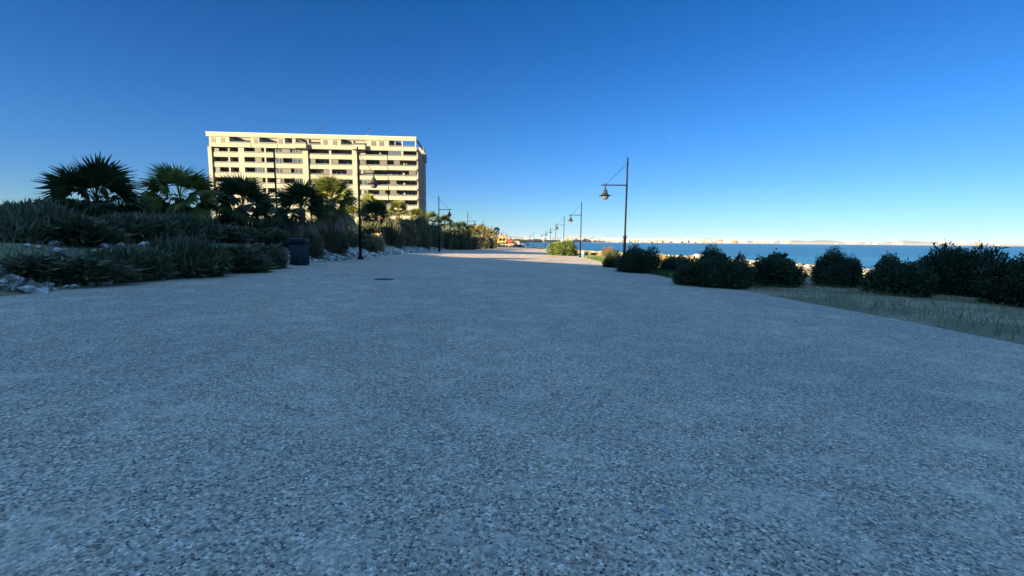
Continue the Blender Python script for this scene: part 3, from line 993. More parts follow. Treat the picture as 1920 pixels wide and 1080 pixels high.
    m = MB(); m.lathe([(0.0, 0), (0.42, 0.1), (0.5, 0.3), (0.0, 0.45)], 14, (fpt(686.5, 250)[0], 1.2, zt + 0.12)); m.box(fpt(686.5, 250)[0] - 0.1, fpt(686.5, 250)[0] + 0.1, 1.1, 1.3, zt - 0.1, zt + 0.25)
    m.build('dish', M['white'], root)
    return root
build_block()

# the two blocks behind the viewpoint whose long shadows cross the promenade
TE = math.tan(R(SUN_EL))
SH = Vector((math.sin(R(SUN_AZ)), math.cos(R(SUN_AZ)), 0))            # towards the sun
def shadow_block(edge_pt, e, Hh, a, b, depth, label):
    """roof edge runs through the point that throws its shadow on edge_pt"""
    e = e.normalized()
    p = edge_pt + SH * ((Hh + 1.9) / TE)
    root = empty('apartment_block', (p.x, p.y, 0), math.atan2(e.y, e.x))
    tag(root, label, 'building')
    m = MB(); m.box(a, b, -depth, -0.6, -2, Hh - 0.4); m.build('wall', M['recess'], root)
    for k in range(9):
        z = Hh - 1.1 - k * 2.95
        m = MB(); m.box(a, b, -1.0, -0.02, z - 0.2, z); m.box(a, b, -0.15, -0.02, z, z + 0.9); m.build('parapet', M['facade'], root)
    m = MB(); m.box(a - 0.2, b + 0.2, -depth - 0.2, 0.0, Hh - 0.399, Hh); m.build('roof', M['facade'], root)
shadow_block(Vector((0.0, 43.3, 0)), Vector((18, -10.4, 0)), 26.0, -28, 60, 16, 'pale apartment block behind the viewpoint that shades the near promenade')
shadow_block(Vector((14.5, 82.5, 0)), Vector((1, 0.0, 0)), 32.0, -78, 0, 9, 'taller apartment block behind the viewpoint that throws the second band of shade')

# low garden wall behind the hedge with a metal rail
def garden_wall():
    a = at(640, 424, 51.0); b = at(722, 420, 51.0)
    m = MB()
    z = a.z
    m.box(a.x - 14, b.x, 51.0, 51.22, 0.0, z - 0.02); 
    root = empty('garden_wall', (0, 0, 0))
    tag(root, 'low wall with a white coping glimpsed behind the hedge near the left lamp', 'wall')
    m.build('wall', M['facade_post'], root)
    m = MB(); m.box(a.x - 14, b.x, 50.95, 51.27, z - 0.019, z + 0.05); m.build('coping', M['white'], root)
    return root
garden_wall()

# ------------------------------------------------------------------ lamps
def make_lamp():
    root = empty('street_lamp', (0, 0, 0))
    m = MB()
    m.lathe([(0.21, -0.06), (0.21, 0.03), (0.17, 0.07), (0.105, 0.26), (0.092, 0.32)], 20)
    m.build('base', M['metal'], root)
    m = MB()
    m.lathe([(0.092, 0.30), (0.088, 1.98), (0.112, 2.0), (0.112, 2.10), (0.088, 2.14), (0.058, 2.24), (0.054, 5.25), (0.072, 5.27), (0.072, 5.37), (0.052, 5.39), (0.048, 6.6), (0.062, 6.62), (0.062, 6.72), (0.046, 6.74), (0.044, 7.0), (0.0, 7.02)], 18)
    m.build('pole', M['metal'], root)
    m = MB(); m.tube([(0, 0, 5.32), (-1.60, 0, 5.32)], 0.036, 10); m.build('arm', M['metal'], root)
    m = MB(); m.tube([(0, 0, 6.66), (-1.30, 0, 5.36)], 0.013, 6); m.build('stay', M['metal'], root)
    m = MB()
    cx = -1.335
    m.lathe([(0.05, 5.42), (0.06, 5.38), (0.06, 5.27), (0.035, 5.25), (0.035, 5.13), (0.055, 5.11), (0.06, 5.05), (0.105, 5.02), (0.13, 4.93), (0.155, 4.83), (0.19, 4.76), (0.26, 4.71), (0.39, 4.675), (0.395, 4.655), (0.25, 4.665), (0.20, 4.68)], 26, (cx, 0, 0))
    h = m.build('lamp_hood', M['hood'], root)
    m = MB(); m.lathe([(0.235, 4.668), (0.235, 4.62), (0.21, 4.53), (0.15, 4.455), (0.07, 4.42), (0.0, 4.412)], 22, (cx, 0, 0))
    m.build('globe', M['globe'], h)
    register(root)
    return root
SP = 27.75
lampL = [(673.4, 1), (823.2, 2), (877, 3), (905.3, 4), (922, 5), (934, 6), (944.5, 7), (952, 8)]
lampR = [(1173.6, 1), (1089.4, 2), (1057.4, 3), (1042, 4), (1032.3, 5), (1022.3, 6), (999.8, 7)]
WHL = ['black street lamp nearest on the left, standing in front of the cream block', 'second left lamp, tall against the sky beside the hedge', 'third left lamp, rising from the dark hedge', 'fourth left lamp, in front of the straw coloured palms',
       'fifth left lamp, thin and pale beside the lone tall palm', 'sixth left lamp, short dark pole left of the yellow house', 'seventh left lamp, tiny in front of the yellow house', 'last tiny left lamp, between the yellow house and the red building']
WHR = ['tall street lamp nearest on the right, rising behind the dark bushes', 'second right lamp with the turquoise bin at its foot', 'third right lamp, rising behind the round green bush', 'fourth right lamp, its hood level with the arm of the third',
       'fifth right lamp, left of the round green bush', 'sixth right lamp, standing against the sea at the promenade edge', 'last tiny right lamp, alone by the two walkers']
proto = make_lamp()
first = True
for side, lst, names in (('L', lampL, WHL), ('R', lampR, WHR)):
    for (px, k), lab in zip(lst, names):
        Y = SP * k
        x = px_x(px, Y, 3.5)
        if side == 'L': x = min(x, 99)
        o = proto if first else copy_tree(proto)
        first = False
        o.location = (x, Y, gb(x, Y) if XL(Y) < x < XR(Y) else (hgt(x, Y)))
        o.rotation_euler.z = R(180 if side == 'L' else 0) + R(random.uniform(-2, 2)) - R(28 if lab == WHL[0] else 0)
        tag(o, lab, 'street lamp', 'lamps along the promenade')

# ------------------------------------------------------------------ bins, manholes, litter
def litter_bin():
    p = at(562.5, 498, 20.2)
    x = p.x; y = 20.2
    root = empty('litter_bin', (x, y, gb(x, y)), R(20))
    tag(root, 'dark blue green litter bin with a slot under its lid, beside the rubble bank', 'bin')
    r = 0.40
    m = MB(); m.lathe([(0, 0.0), (r * 0.93, 0.0), (r * 0.95, 0.03), (r, 0.92), (r * 0.9, 0.925), (0, 0.92)], 32); m.build('body', M['bin'], root)
    m = MB()
    for k in range(32):
        a = k / 32 * 6.283
        m.tube([(r * 0.96 * math.cos(a), r * 0.96 * math.sin(a), 0.05), (r * 1.01 * math.cos(a), r * 1.01 * math.sin(a), 0.90)], 0.012, 4)
    m.build('ribs', M['bin'], root)
    m = MB(); m.lathe([(0.0, 0.921), (r * 0.86, 0.921), (r * 0.86, 1.06), (0, 1.06)], 24); m.build('slot', M['bindark'], root)
    m = MB()
    for a in (0.3, 2.4, 4.5):
        m.tube([(r * 0.94 * math.cos(a), r * 0.94 * math.sin(a), 0.90), (r * 0.94 * math.cos(a), r * 0.94 * math.sin(a), 1.08)], 0.03, 6)
    m.build('lid_support', M['bin'], root)
    m = MB(); m.lathe([(r * 0.97, 1.045), (r * 1.03, 1.05), (r * 1.03, 1.20), (r * 0.98, 1.235), (0.0, 1.25)], 32); m.build('lid', M['bin'], root)
    m = MB(); m.box(-0.03, 0.03, -r - 0.035, -r + 0.02, 0.84, 0.90); m.build('lock', M['steel'], root)
litter_bin()

def beach_bin():
    Y = 54.5
    p = at(1090.8, 483, Y)
    root = empty('litter_bin', (p.x, Y - 0.9, gb(p.x, Y - 0.9)), R(10))
    tag(root, 'small turquoise and white bin at the foot of the second right lamp', 'bin')
    m = MB(); m.lathe([(0, 0), (0.17, 0.0), (0.19, 0.05), (0.19, 0.50), (0.0, 0.50)], 20); m.build('body', M['turq'], root)
    m = MB(); m.lathe([(0.192, 0.50), (0.195, 0.52), (0.185, 0.70), (0.13, 0.80), (0.0, 0.83)], 20); m.build('lid', M['white'], root)
beach_bin()

def manhole(px, py, dia, ring, label):
    # where the line of sight meets the paving
    d = ray(px, py); z = 0.0
    for _ in range(12):
        t = (z - CAMZ) / d.z; x, y = d.x * t, d.y * t; z = gb(x, y)
    sl = 0.030
    root = empty('manhole_cover', (x, y, z))
    root.rotation_euler = (0, math.atan(sl), 0)
    tag(root, label, 'manhole cover', 'covers in the paving')
    r = dia / 2
    if ring:
        m = MB(); m.lathe([(r + 0.09, -0.01), (r + 0.085, 0.008), (r + 0.006, 0.010), (r + 0.004, -0.02)], 48); m.build('ring', M['ring'], root)
    m = MB(); m.lathe([(r, -0.03), (r, 0.005), (r - 0.02, 0.007), (r - 0.03, 0.003), (0, 0.003)], 48, mi=0)
    for i in range(-7, 8):
        for j in range(-7, 8):
            cx, cy = i * r / 8, j * r / 8
            if cx * cx + cy * cy < (r * 0.88) ** 2 and (i + j) % 2 == 0:
                m.box(cx - r * 0.035, cx + r * 0.035, cy - r * 0.035, cy + r * 0.035, 0.002, 0.007)
    m.build('cover', M['iron'], root)
manhole(719.5, 524, 0.74, True, 'large round iron cover with a pale ring, nearer of the two')
manhole(710, 513.7, 0.13, False, 'tiny dark cover just beyond the large round one')

def flat_litter():
    d = ray(1249, 960); z = 0.0
    for _ in range(8):
        t = (z - CAMZ) / d.z; x, y = d.x * t, d.y * t; z = gb(x, y)
    m = MB()
    n = 8
    top = []; bot = []
    vs = []; fs = []
    for i in range(n + 1):
        s = -0.037 + 0.074 * i / n
        w = 0.012 * (1 - 0.15 * abs(i - n / 2) / n)
        zz = 0.006 + 0.004 * math.sin(i * 0.9)
        vs += [(s, -w, zz), (s, w, zz + 0.001), (s, w, zz - 0.002), (s, -w, zz - 0.003)]
    for i in range(n):
        for q in range(4):
            a = i * 4 + q; b = i * 4 + (q + 1) % 4
            fs.append((a, b, b + 4, a + 4))
    fs.append((0, 1, 2, 3)); fs.append((n*4+3, n*4+2, n*4+1, n*4))
    m.add(vs, fs, 0, False)
    o = m.build('paper_strip', M['paper'], None, (x, y, z))
    o.rotation_euler = (0, 0, R(-35))
    tag(o, 'flat blue paper strip lying on the pebbled paving at lower right', 'litter')
    d = ray(1050, 1024); z = 0.0
    for _ in range(8):
        t = (z - CAMZ) / d.z; x, y = d.x * t, d.y * t; z = gb(x, y)
    m = MB(); m.tube([(0, -0.02, 0.006), (0.004, 0.0, 0.009), (0.003, 0.022, 0.006)], 0.0011, 6)
    o = m.build('twig', M['white'], None, (x, y, z)); o.rotation_euler = (0, 0, R(-8))
    tag(o, 'tiny pale twig lying on the paving near the bottom edge', 'twig')
flat_litter()

# ------------------------------------------------------------------ palms along the left
def palm_px(px, py, rpx, Y, lab, seed, mat='palm', ng=34, nd=22, skirt=1.0, tr=None, name='fan_palm'):
    p = at(px, py, Y)
    rm = rpx / FPX * Y
    g = hgt(p.x, Y)
    H = max(0.8, p.z - g)
    e = palm('p%d' % seed, p.x, Y, 1.0, 0.0, lab, mat, spec=(seed, H, tr or min(0.24, 0.10 + rm * 0.07), rm * 0.55, rm * 0.72, ng, nd, skirt), name=name)
    return e
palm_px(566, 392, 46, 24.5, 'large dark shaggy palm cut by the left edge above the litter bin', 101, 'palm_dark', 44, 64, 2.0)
palm_px(625, 374, 41, 28.6, 'big palm with sunlit yellow green fans and a hanging skirt of dead fronds', 102, 'palm', 50, 76, 2.6)
palm_px(659, 404, 17, 104.0, 'small bright palm seen between the big palm and the nearest left lamp', 103, 'palm', 30, 12)
palm_px(688, 386, 20, 92.0, 'sunlit palm just right of the nearest left lamp, before the block', 104, 'palm', 34, 16)
palm_px(711, 392, 15, 98.0, 'small palm right behind the sunlit one, against the balconies', 105, 'palm', 30, 14)
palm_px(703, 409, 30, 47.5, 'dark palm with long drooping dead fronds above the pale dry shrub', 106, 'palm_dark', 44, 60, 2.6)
palm_px(748, 396, 19, 78.0, 'sunlit palm standing against the lower right corner of the block', 107, 'palm', 36, 18)
palm_px(786, 410, 18, 87.0, 'first sunlit palm right of the block corner', 108, 'palm', 34, 26)
palm_px(811, 413, 16, 92.0, 'palm just left of the second left lamp', 109, 'palm', 34, 26)
palm_px(832, 419, 15, 95.0, 'palm just right of the second left lamp', 110, 'palm', 34, 24)
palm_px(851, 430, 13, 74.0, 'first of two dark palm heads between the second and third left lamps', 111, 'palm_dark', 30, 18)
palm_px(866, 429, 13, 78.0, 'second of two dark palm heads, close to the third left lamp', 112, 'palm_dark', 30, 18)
fl = [('bright palm just right of the third left lamp', 884, 433, 11, 100), ('palm under the hood of the third left lamp', 893, 437, 10, 104), ('palm immediately left of the fourth left lamp', 901, 433, 11, 118), ('palm immediately right of the fourth left lamp', 909, 436, 10, 124),
      ('palm under the hood of the fourth left lamp', 916, 440, 10, 134), ('lowest straw coloured palm beside the fifth left lamp', 924, 444, 9, 142), ('shaggy straw palm low behind the third left lamp', 879, 441, 11, 96)]
for i, (lab, px, py, r, Y) in enumerate(fl):
    palm_px(px, py, r * 1.1, Y, lab, 120 + i, 'palm_straw', 30, 30)
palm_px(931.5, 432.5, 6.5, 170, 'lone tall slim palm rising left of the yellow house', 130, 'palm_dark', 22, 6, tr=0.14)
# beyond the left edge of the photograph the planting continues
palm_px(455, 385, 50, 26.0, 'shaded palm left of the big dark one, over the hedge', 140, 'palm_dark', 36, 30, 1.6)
palm_px(340, 372, 60, 24.0, 'far left shaded palm standing over the hedge', 141, 'palm', 36, 30, 1.6)
palm_px(180, 378, 70, 20.0, 'outermost left palm at the edge of the hedge', 142, 'palm_dark', 36, 30, 1.6)

# ------------------------------------------------------------------ bushes
GL = 'shrubs of the hedge on the left bank'
def bush_px(px, pt, Y, wpx, lab, kind, mat, seed, group, n=5000, leaf=0.06, base=None, updir=0.4, slender=2.0, dep=None, name='shrub', cat='bush', nst=14, k=7, rz=0.0, back=0.0):
    """place a bush whose top is seen at row pt and whose width is wpx, at distance Y"""
    x = px_x(px, Y, 0.5)
    g = hgt(x, Y)
    top = at(px, pt, Y).z
    h = max(0.25, top - g)
    w = wpx / FPX * Y
    return bush(kind, name, x, Y, w, dep or w * 0.8, h, lab, group, cat, rz, n, leaf, seed, mat, slender, updir, k, None, nst)
# row nearest the bank, then the taller row behind (px, top row, distance, width px)
left = [
 (624, 437, 27.6, 54, 'dark shrub at the foot of the big sunlit palm'), (584, 442, 23.8, 34, 'dark shrub squeezed behind the right side of the litter bin'),  (606, 444, 30.5, 56, 'low dark shrub spilling over the rubble right of the litter bin'), (650, 446, 33.0, 40, 'low dark shrub on the bank midway between bin and nearest left lamp'), (692, 450, 35.5, 26, 'small dark shrub on the rubble right of the nearest left lamp'),
 (590, 440, 30, 56, 'shaded grey green shrub right behind the litter bin'), (636, 430, 33.5, 66, 'broad shaded shrub between the litter bin and the nearest left lamp'),
 (664, 432, 36, 46, 'shaded shrub directly behind the nearest left lamp'), (600, 424, 35, 80, 'tall dark shrub below the big sunlit palm'),
 (655, 424, 41, 70, 'dark shrub hiding the foot of the garden wall'), (686, 440, 38, 30, 'small shaded shrub touching the pole of the nearest left lamp'),
 (738, 424, 46, 50, 'dark shrub right of the pale dry shrub'), (724, 428, 46, 50, 'shrub behind the drooping dead fronds'),
 (763, 418, 54, 52, 'tall dark shrub below the palm at the block corner'), (790, 426, 61, 48, 'dark shrub halfway between dry shrub and second left lamp'),
 (812, 430, 67, 42, 'dark shrub immediately left of the second left lamp'), (748, 436, 51, 40, 'low shaded shrub behind the rubble bank'),
 (776, 440, 58, 36, 'low shaded shrub on the bank before the second left lamp'), (836, 432, 72, 40, 'dark shrub immediately right of the second left lamp'),
 (852, 436, 76, 38, 'dark shrub below the two dark palm heads'), (868, 441, 79, 32, 'dark shrub immediately left of the third left lamp'),
 (845, 447, 74, 34, 'low shrub right of the foot of the second left lamp'), (880, 446, 82, 28, 'shrub at the foot of the third left lamp'),
 (892, 448, 88, 30, 'partly sunlit shrub below the straw palms'), (904, 447, 98, 28, 'partly sunlit shrub at the foot of the fourth left lamp'),
 (915, 448, 108, 26, 'grey shrub right of the fourth left lamp'), (923, 452, 116, 20, 'last grey shrub before the pale house wall'),
 (699, 425, 44.0, 50, 'tall dark shrub between the nearest left lamp and the dark palm'),
 (930, 456, 150, 14, 'dark low shrub in front of the yellow house'), (822, 440, 71, 44, 'dark shrub behind the second left lamp'),
]
for i, (px, pt, Y, wp, lab) in enumerate(left):
    bush_px(px, pt, Y, wp, lab, 'tam', 'tamarisk', 20 + (i % 6), GL, n=9000, leaf=0.085 if Y > 60 else 0.07, slender=3.2, updir=0.9, dep=2.6 if i > 4 else 1.4, rz=i * 1.3 if i > 4 else 0.0, nst=22)
# hedge continuing left of the photograph
ext = [(492, 463, 17.5, 70), (440, 466, 15.5, 80), (350, 468, 13.6, 110), (240, 474, 12.0, 120), (120, 480, 10.6, 130), (540, 436, 24, 90), (480, 430, 22, 110), (410, 425, 20, 120), (330, 418, 18, 140), (240, 412, 16, 160), (140, 405, 14, 190), (30, 395, 12.5, 200), (520, 415, 30, 110), (430, 408, 28, 130), (300, 398, 24, 160), (120, 385, 20, 200)]
el = ['low shrub at the bank foot just beyond the bin', 'second low shrub at the bank foot left of the bin', 'third low shrub at the bank foot', 'fourth low shrub at the bank foot', 'outermost low shrub at the bank foot', 'front hedge shrub just beyond the litter bin', 'second front hedge shrub left of the bin', 'third front hedge shrub left of the bin', 'fourth front hedge shrub left of the bin', 'fifth front hedge shrub left of the bin', 'sixth front hedge shrub left of the bin', 'nearest front hedge shrub at far left',
      'rear hedge shrub beyond the big dark palm', 'second rear hedge shrub towards the left', 'third rear hedge shrub towards the left', 'rearmost hedge shrub at far left']
for i, ((px, pt, Y, wp), lab) in enumerate(zip(ext, el)):
    bush_px(px, pt, Y, wp, lab, 'tam', 'tamarisk', 20 + (i % 6), GL, n=9000, leaf=0.07, slender=3.2, updir=0.9, dep=2.4, rz=i * 2.1)
bush_px(705, 442, 38.0, 33, 'pale straw coloured dry shrub lightened as if sunlit behind the nearest left lamp', 'dry', 'drybush', 40, 'pale dry shrubs', n=6000, leaf=0.07, slender=4.0, updir=0.5)
bush_px(776, 428, 86, 14, 'small pale yellow shrub high in the hedge below the first corner palm', 'dry', 'drybush', 40, 'pale dry shrubs', n=6000, leaf=0.07, slender=4.0, updir=0.5)
bush_px(800, 428, 90, 12, 'small pale shrub high in the hedge left of the second left lamp', 'dry', 'drybush', 40, 'pale dry shrubs', n=6000, leaf=0.07, slender=4.0, updir=0.5)

GR = 'shrubs on the right of the promenade'
bush_px(1057, 450.5, 62, 60, 'round sunlit green bush by the third right lamp', 'round', 'bush', 50, GR, n=16000, leaf=0.13, slender=1.5, dep=4.2, updir=0.2, k=10, name='bush')
bush_px(1139, 464, 62, 26, 'rounded brown bush beyond the turquoise bin, against the sea', 'brown', 'brownbush', 51, GR, n=9000, leaf=0.06, slender=1.3, dep=2.0, name='bush')
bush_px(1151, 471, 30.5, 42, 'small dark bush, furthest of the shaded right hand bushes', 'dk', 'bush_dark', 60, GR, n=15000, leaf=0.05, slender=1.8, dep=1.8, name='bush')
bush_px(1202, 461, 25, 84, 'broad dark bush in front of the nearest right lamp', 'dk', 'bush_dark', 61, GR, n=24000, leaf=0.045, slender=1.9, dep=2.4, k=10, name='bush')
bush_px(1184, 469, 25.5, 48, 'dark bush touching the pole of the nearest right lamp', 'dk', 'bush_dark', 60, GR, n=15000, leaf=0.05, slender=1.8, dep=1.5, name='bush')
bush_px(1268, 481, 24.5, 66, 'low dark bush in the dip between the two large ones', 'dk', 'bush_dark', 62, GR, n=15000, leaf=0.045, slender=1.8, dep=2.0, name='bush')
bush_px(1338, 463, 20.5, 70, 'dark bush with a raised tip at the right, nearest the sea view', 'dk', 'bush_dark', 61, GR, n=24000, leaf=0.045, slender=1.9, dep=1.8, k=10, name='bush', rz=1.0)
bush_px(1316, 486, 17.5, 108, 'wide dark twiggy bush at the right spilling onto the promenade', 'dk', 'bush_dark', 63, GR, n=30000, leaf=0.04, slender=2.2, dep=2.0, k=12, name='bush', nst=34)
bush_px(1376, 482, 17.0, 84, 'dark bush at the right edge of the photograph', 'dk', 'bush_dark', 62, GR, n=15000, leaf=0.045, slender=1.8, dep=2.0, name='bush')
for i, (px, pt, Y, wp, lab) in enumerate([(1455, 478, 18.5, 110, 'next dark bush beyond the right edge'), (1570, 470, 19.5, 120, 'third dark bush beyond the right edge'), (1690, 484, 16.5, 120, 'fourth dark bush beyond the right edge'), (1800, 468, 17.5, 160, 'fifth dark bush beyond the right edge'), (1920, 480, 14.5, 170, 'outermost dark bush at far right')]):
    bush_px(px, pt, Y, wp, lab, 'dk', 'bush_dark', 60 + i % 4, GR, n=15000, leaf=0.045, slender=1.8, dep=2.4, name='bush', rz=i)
# low sunlit scrub between the turquoise bin and the sea
for i, (px, pt, Y, wp, lab) in enumerate([(1100, 473, 64, 20, 'low scrub right behind the turquoise bin'), (1114, 474, 66, 22, 'low scrub left of the brown bush'), (1127, 475, 65, 20, 'low scrub touching the brown bush'), (1092, 474.5, 70, 18, 'low scrub half hidden by the second right lamp'),
        (1236, 478, 40, 20, 'low sunlit scrub between the large dark bushes'), (1250, 480, 42, 24, 'sunlit scrub at the shore behind the dip'), (1296, 481, 40, 22, 'sunlit scrub by the pale shore rocks'), (1277, 482, 38, 20, 'small sunlit scrub in the middle of the dip')]):
    bush_px(px, pt, Y, wp, lab, 'scrub', 'brownbush' if i % 2 else 'drybush', 70 + i % 2, 'low scrub above the shore', n=3500, leaf=0.06, slender=2.0, dep=1.6, updir=0.5, name='shrub')
# thin upright sprigs against the water
for i, (px, pt, Y, wp, lab) in enumerate([(1257, 474, 30, 5, 'left of two thin dark sprigs standing against the sea'), (1263, 474, 30, 5, 'right of two thin dark sprigs standing against the sea'), (1291, 476, 30, 4, 'lone thin dark sprig beside the pale rocks')]):
    bush_px(px, pt, Y, wp, lab, 'sprig', 'bush_dark', 75, 'sprigs against the sea', n=500, leaf=0.045, slender=2.0, dep=0.25, updir=0.8, name='shrub', nst=8)
# low ground scrub near the walkers and the last houses
for i, (px, pt, Y, wp, lab) in enumerate([(966, 459, 215, 12, 'brownish scrub left of the white shore post'), (974, 459.5, 205, 12, 'brown scrub under the white shore post'), (981, 460.5, 200, 8, 'scrub left of the walkers'), (1012, 464, 150, 14, 'low scrub by the sixth right lamp'), (1003, 464.2, 175, 8, 'low scrub right of the walkers'),
        (944, 459.0, 225, 12, 'dark scrub below the yellow house'), (957, 459.5, 225, 14, 'dark scrub below the red building'), (937, 458.5, 225, 10, 'dark scrub left below the yellow house')]):
    bush_px(px, pt, Y, wp, lab, 'scrub', 'tamarisk' if i > 4 else 'brownbush', 70 + i % 2, 'low scrub by the last houses', n=3500, leaf=0.06, slender=2.0, dep=2.0, updir=0.5, name='shrub')
# pale boulders at the shore
for i, (px, py, Y, s, lab) in enumerate([(1308, 478.5, 45, 0.42, 'white boulder on the shore, left of the raised bush tip'), (1316, 479, 44, 0.35, 'white boulder touching the raised bush tip'), (1270, 505.5, 21.5, 0.34, 'flat pale rock in the gap between the dark bushes'), (1246, 484, 40, 0.3, 'pale rock behind the low scrub in the dip')]):
    vs, fs = rock_mesh(2, 40 + i)
    p = at(px, py, Y)
    z = hgt(p.x, Y)
    m = MB(); m.add([(v.x * s, v.y * s, v.z * s * (1.3 if i < 2 else 0.7) + s * 0.2) for v in vs], fs)
    o = m.build('boulder', M['white'] if i < 2 else M['chalk'], None, (p.x, Y, max(z, p.z - s * 0.5) if i < 2 else z))
    tag(o, lab, 'rock', 'pale rocks on the shore strip')

# ------------------------------------------------------------------ far end of the promenade
def yellow_house():
    Y = 258.0
    a = at(933.5, 460.5, Y); b = at(951.2, 460.5, Y)
    k = Y / FPX
    x0 = 0.0; w = b.x - a.x
    g = terr_h((a.x + b.x) / 2, Y)
    root = empty('yellow_house', (a.x, Y, g - 0.1), R(4))
    tag(root, 'two storey yellow house with a gabled veranda and clay roof at the far end', 'house')
    zof = lambda py: at(942, py, Y).z - (g - 0.1)
    ze = zof(446.2); zr = zof(441.3); zm = zof(451.6); z1 = zof(454.8)
    m = MB(); m.box(0.3, w - 0.2, 1.4, 9, -0.5, ze); m.box(-2.0, 0.298, 2.5, 8.5, -0.5, zof(447.5)); m.build('wall', M['yellow'], root)
    m = MB(); m.prism_y([(-0.4, ze - 0.1), (w + 0.4, ze - 0.1), (w * 0.78, zr + 0.5), (w * 0.22, zr + 0.5)], 0.9, 9.3); r = m.build('roof', M['tile'], root)
    m = MB(); m.box(w * 0.38, w * 0.48, 4, 4.6, zr + 0.4, zof(438.2)); m.build('chimney', M['tile'], r)
    m = MB(); m.box(w * 0.62, w * 0.68, 5, 5.6, zr + 0.4, zof(439.2)); m.build('chimney', M['pinkwall'], r)
    m = MB(); m.prism_y([(0.2, ze - 0.25), (w - 0.9, ze - 0.25), (w * 0.46, ze + 0.95)], 0.0, 0.895); m.build('gable', M['yellow'], root)
    for x in (0.2, w * 0.45, w - 1.2):
        m = MB(); m.box(x, x + 0.28, 0.05, 0.35, z1, ze - 0.252); m.build('column', M['yellow'], root)
    m = MB(); m.box(0.1, w - 0.8, 0.0, 1.399, z1, zm); m.build('balcony', M['yellow'], root)
    for xa, xb in ((0.75, w * 0.42), (w * 0.50, w - 1.3)):
        m = MB(); m.box(xa, xb, 1.33, 1.397, zm, ze - 0.35); m.build('window', M['darkglass'], root)
    for xa, xb in ((0.6, 1.3), (1.6, w * 0.58), (w * 0.66, w - 0.5)):
        m = MB(); m.box(xa, xb, 1.33, 1.396, zof(457.2), zof(454.9)); m.build('window', M['darkglass'], root)
    m = MB(); m.box(-2.2, w + 0.6, -1.6, -1.4, -0.6, zof(457.6)); m.build('garden_wall', M['pinkwall'], root)
    for i in range(6):
        x = -2.0 + i * (w + 2.4) / 5
        m = MB(); m.box(x, x + 0.3, -1.7, -1.3, -0.6, zof(456.8)); m.build('pier', M['white'], root)
yellow_house()
def red_building():
    Y = 282.0
    a = at(953.6, 458, Y); b = at(960.6, 458, Y)
    g = terr_h(a.x, Y) - 0.1
    w = b.x - a.x
    zof = lambda py: at(957, py, Y).z - g
    root = empty('red_building', (a.x, Y, g), R(6))
    tag(root, 'low red building with a dark roof right of the yellow house', 'building')
    m = MB(); m.box(0, w, 0, 6, -0.5, zof(450.3)); m.build('wall', M['red'], root)
    m = MB(); m.prism_y([(-0.2, zof(450.3) + 0.002), (w + 0.2, zof(450.3) + 0.002), (w * 0.7, zof(448.6)), (w * 0.25, zof(448.6))], -0.3, 6.2); m.build('roof', M['darkred'], root)
    m = MB(); m.box(0.1, w - 0.1, -0.12, -0.002, zof(452.0), zof(451.3)); m.build('sign_band', M['pinkwall'], root)
    for i in range(3):
        m = MB(); m.box(0.3 + i * w / 3.2, 0.3 + i * w / 3.2 + 0.45, -0.08, -0.003, zof(455.0), zof(452.6)); m.build('window', M['darkred'], root)
    m = MB(); m.box(-0.1, w + 0.8, -1.6, -1.3, -0.5, zof(456.3)); m.build('garden_wall', M['pinkwall'], root)
red_building()
def grey_tower():
    Y = 300.0
    a = at(952.6, 458, Y); g = terr_h(a.x, Y) - 0.1
    zof = lambda py: at(954, py, Y).z - g
    root = empty('tower_house', (a.x, Y, g))
    tag(root, 'narrow grey tower house between the yellow house and the red building', 'building')
    m = MB(); m.box(0, 1.1, 0, 3, -0.5, zof(442.6)); m.build('wall', M['greytower'], root)
    m = MB(); m.box(-0.1, 1.2, -0.1, 3.1, zof(442.6) + 0.002, zof(442.2)); m.build('roof', M['frame'], root)
    for py in (445, 448.5):
        m = MB(); m.box(0.3, 0.7, -0.05, -0.003, zof(py + 0.7), zof(py - 0.7)); m.build('window', M['darkglass'], root)
grey_tower()
def shore_post():
    Y = 215.0
    p = at(976.2, 461.5, Y); g = terr_h(p.x, Y)
    root = empty('shore_sign', (p.x, Y, g))
    tag(root, 'white post with a blank board by the scrub, left of the walkers', 'sign')
    m = MB(); m.tube([(0, 0, -0.1), (0, 0, 1.9)], 0.09, 8); m.build('post', M['white'], root)
    m = MB(); m.box(-0.4, 0.35, -0.14, -0.09, 1.15, 1.85); m.build('board', M['white'], root)
shore_post()
# low rail posts right of the walkers
for i, px in enumerate((1004.6, 1007.6, 1011.5)):
    Y = 182.0; x = px_x(px, Y, -1)
    m = MB(); m.lathe([(0.0, -0.1), (0.09, -0.1), (0.09, 0.8), (0.06, 0.92), (0.0, 0.95)], 10)
    o = m.build('bollard', M['greytower'], None, (x, Y, hgt(x, Y)))
    tag(o, ['short grey bollard nearest the walkers', 'middle short grey bollard between two others', 'short grey bollard nearest the sixth right lamp'][i], 'bollard', 'bollards by the shore')

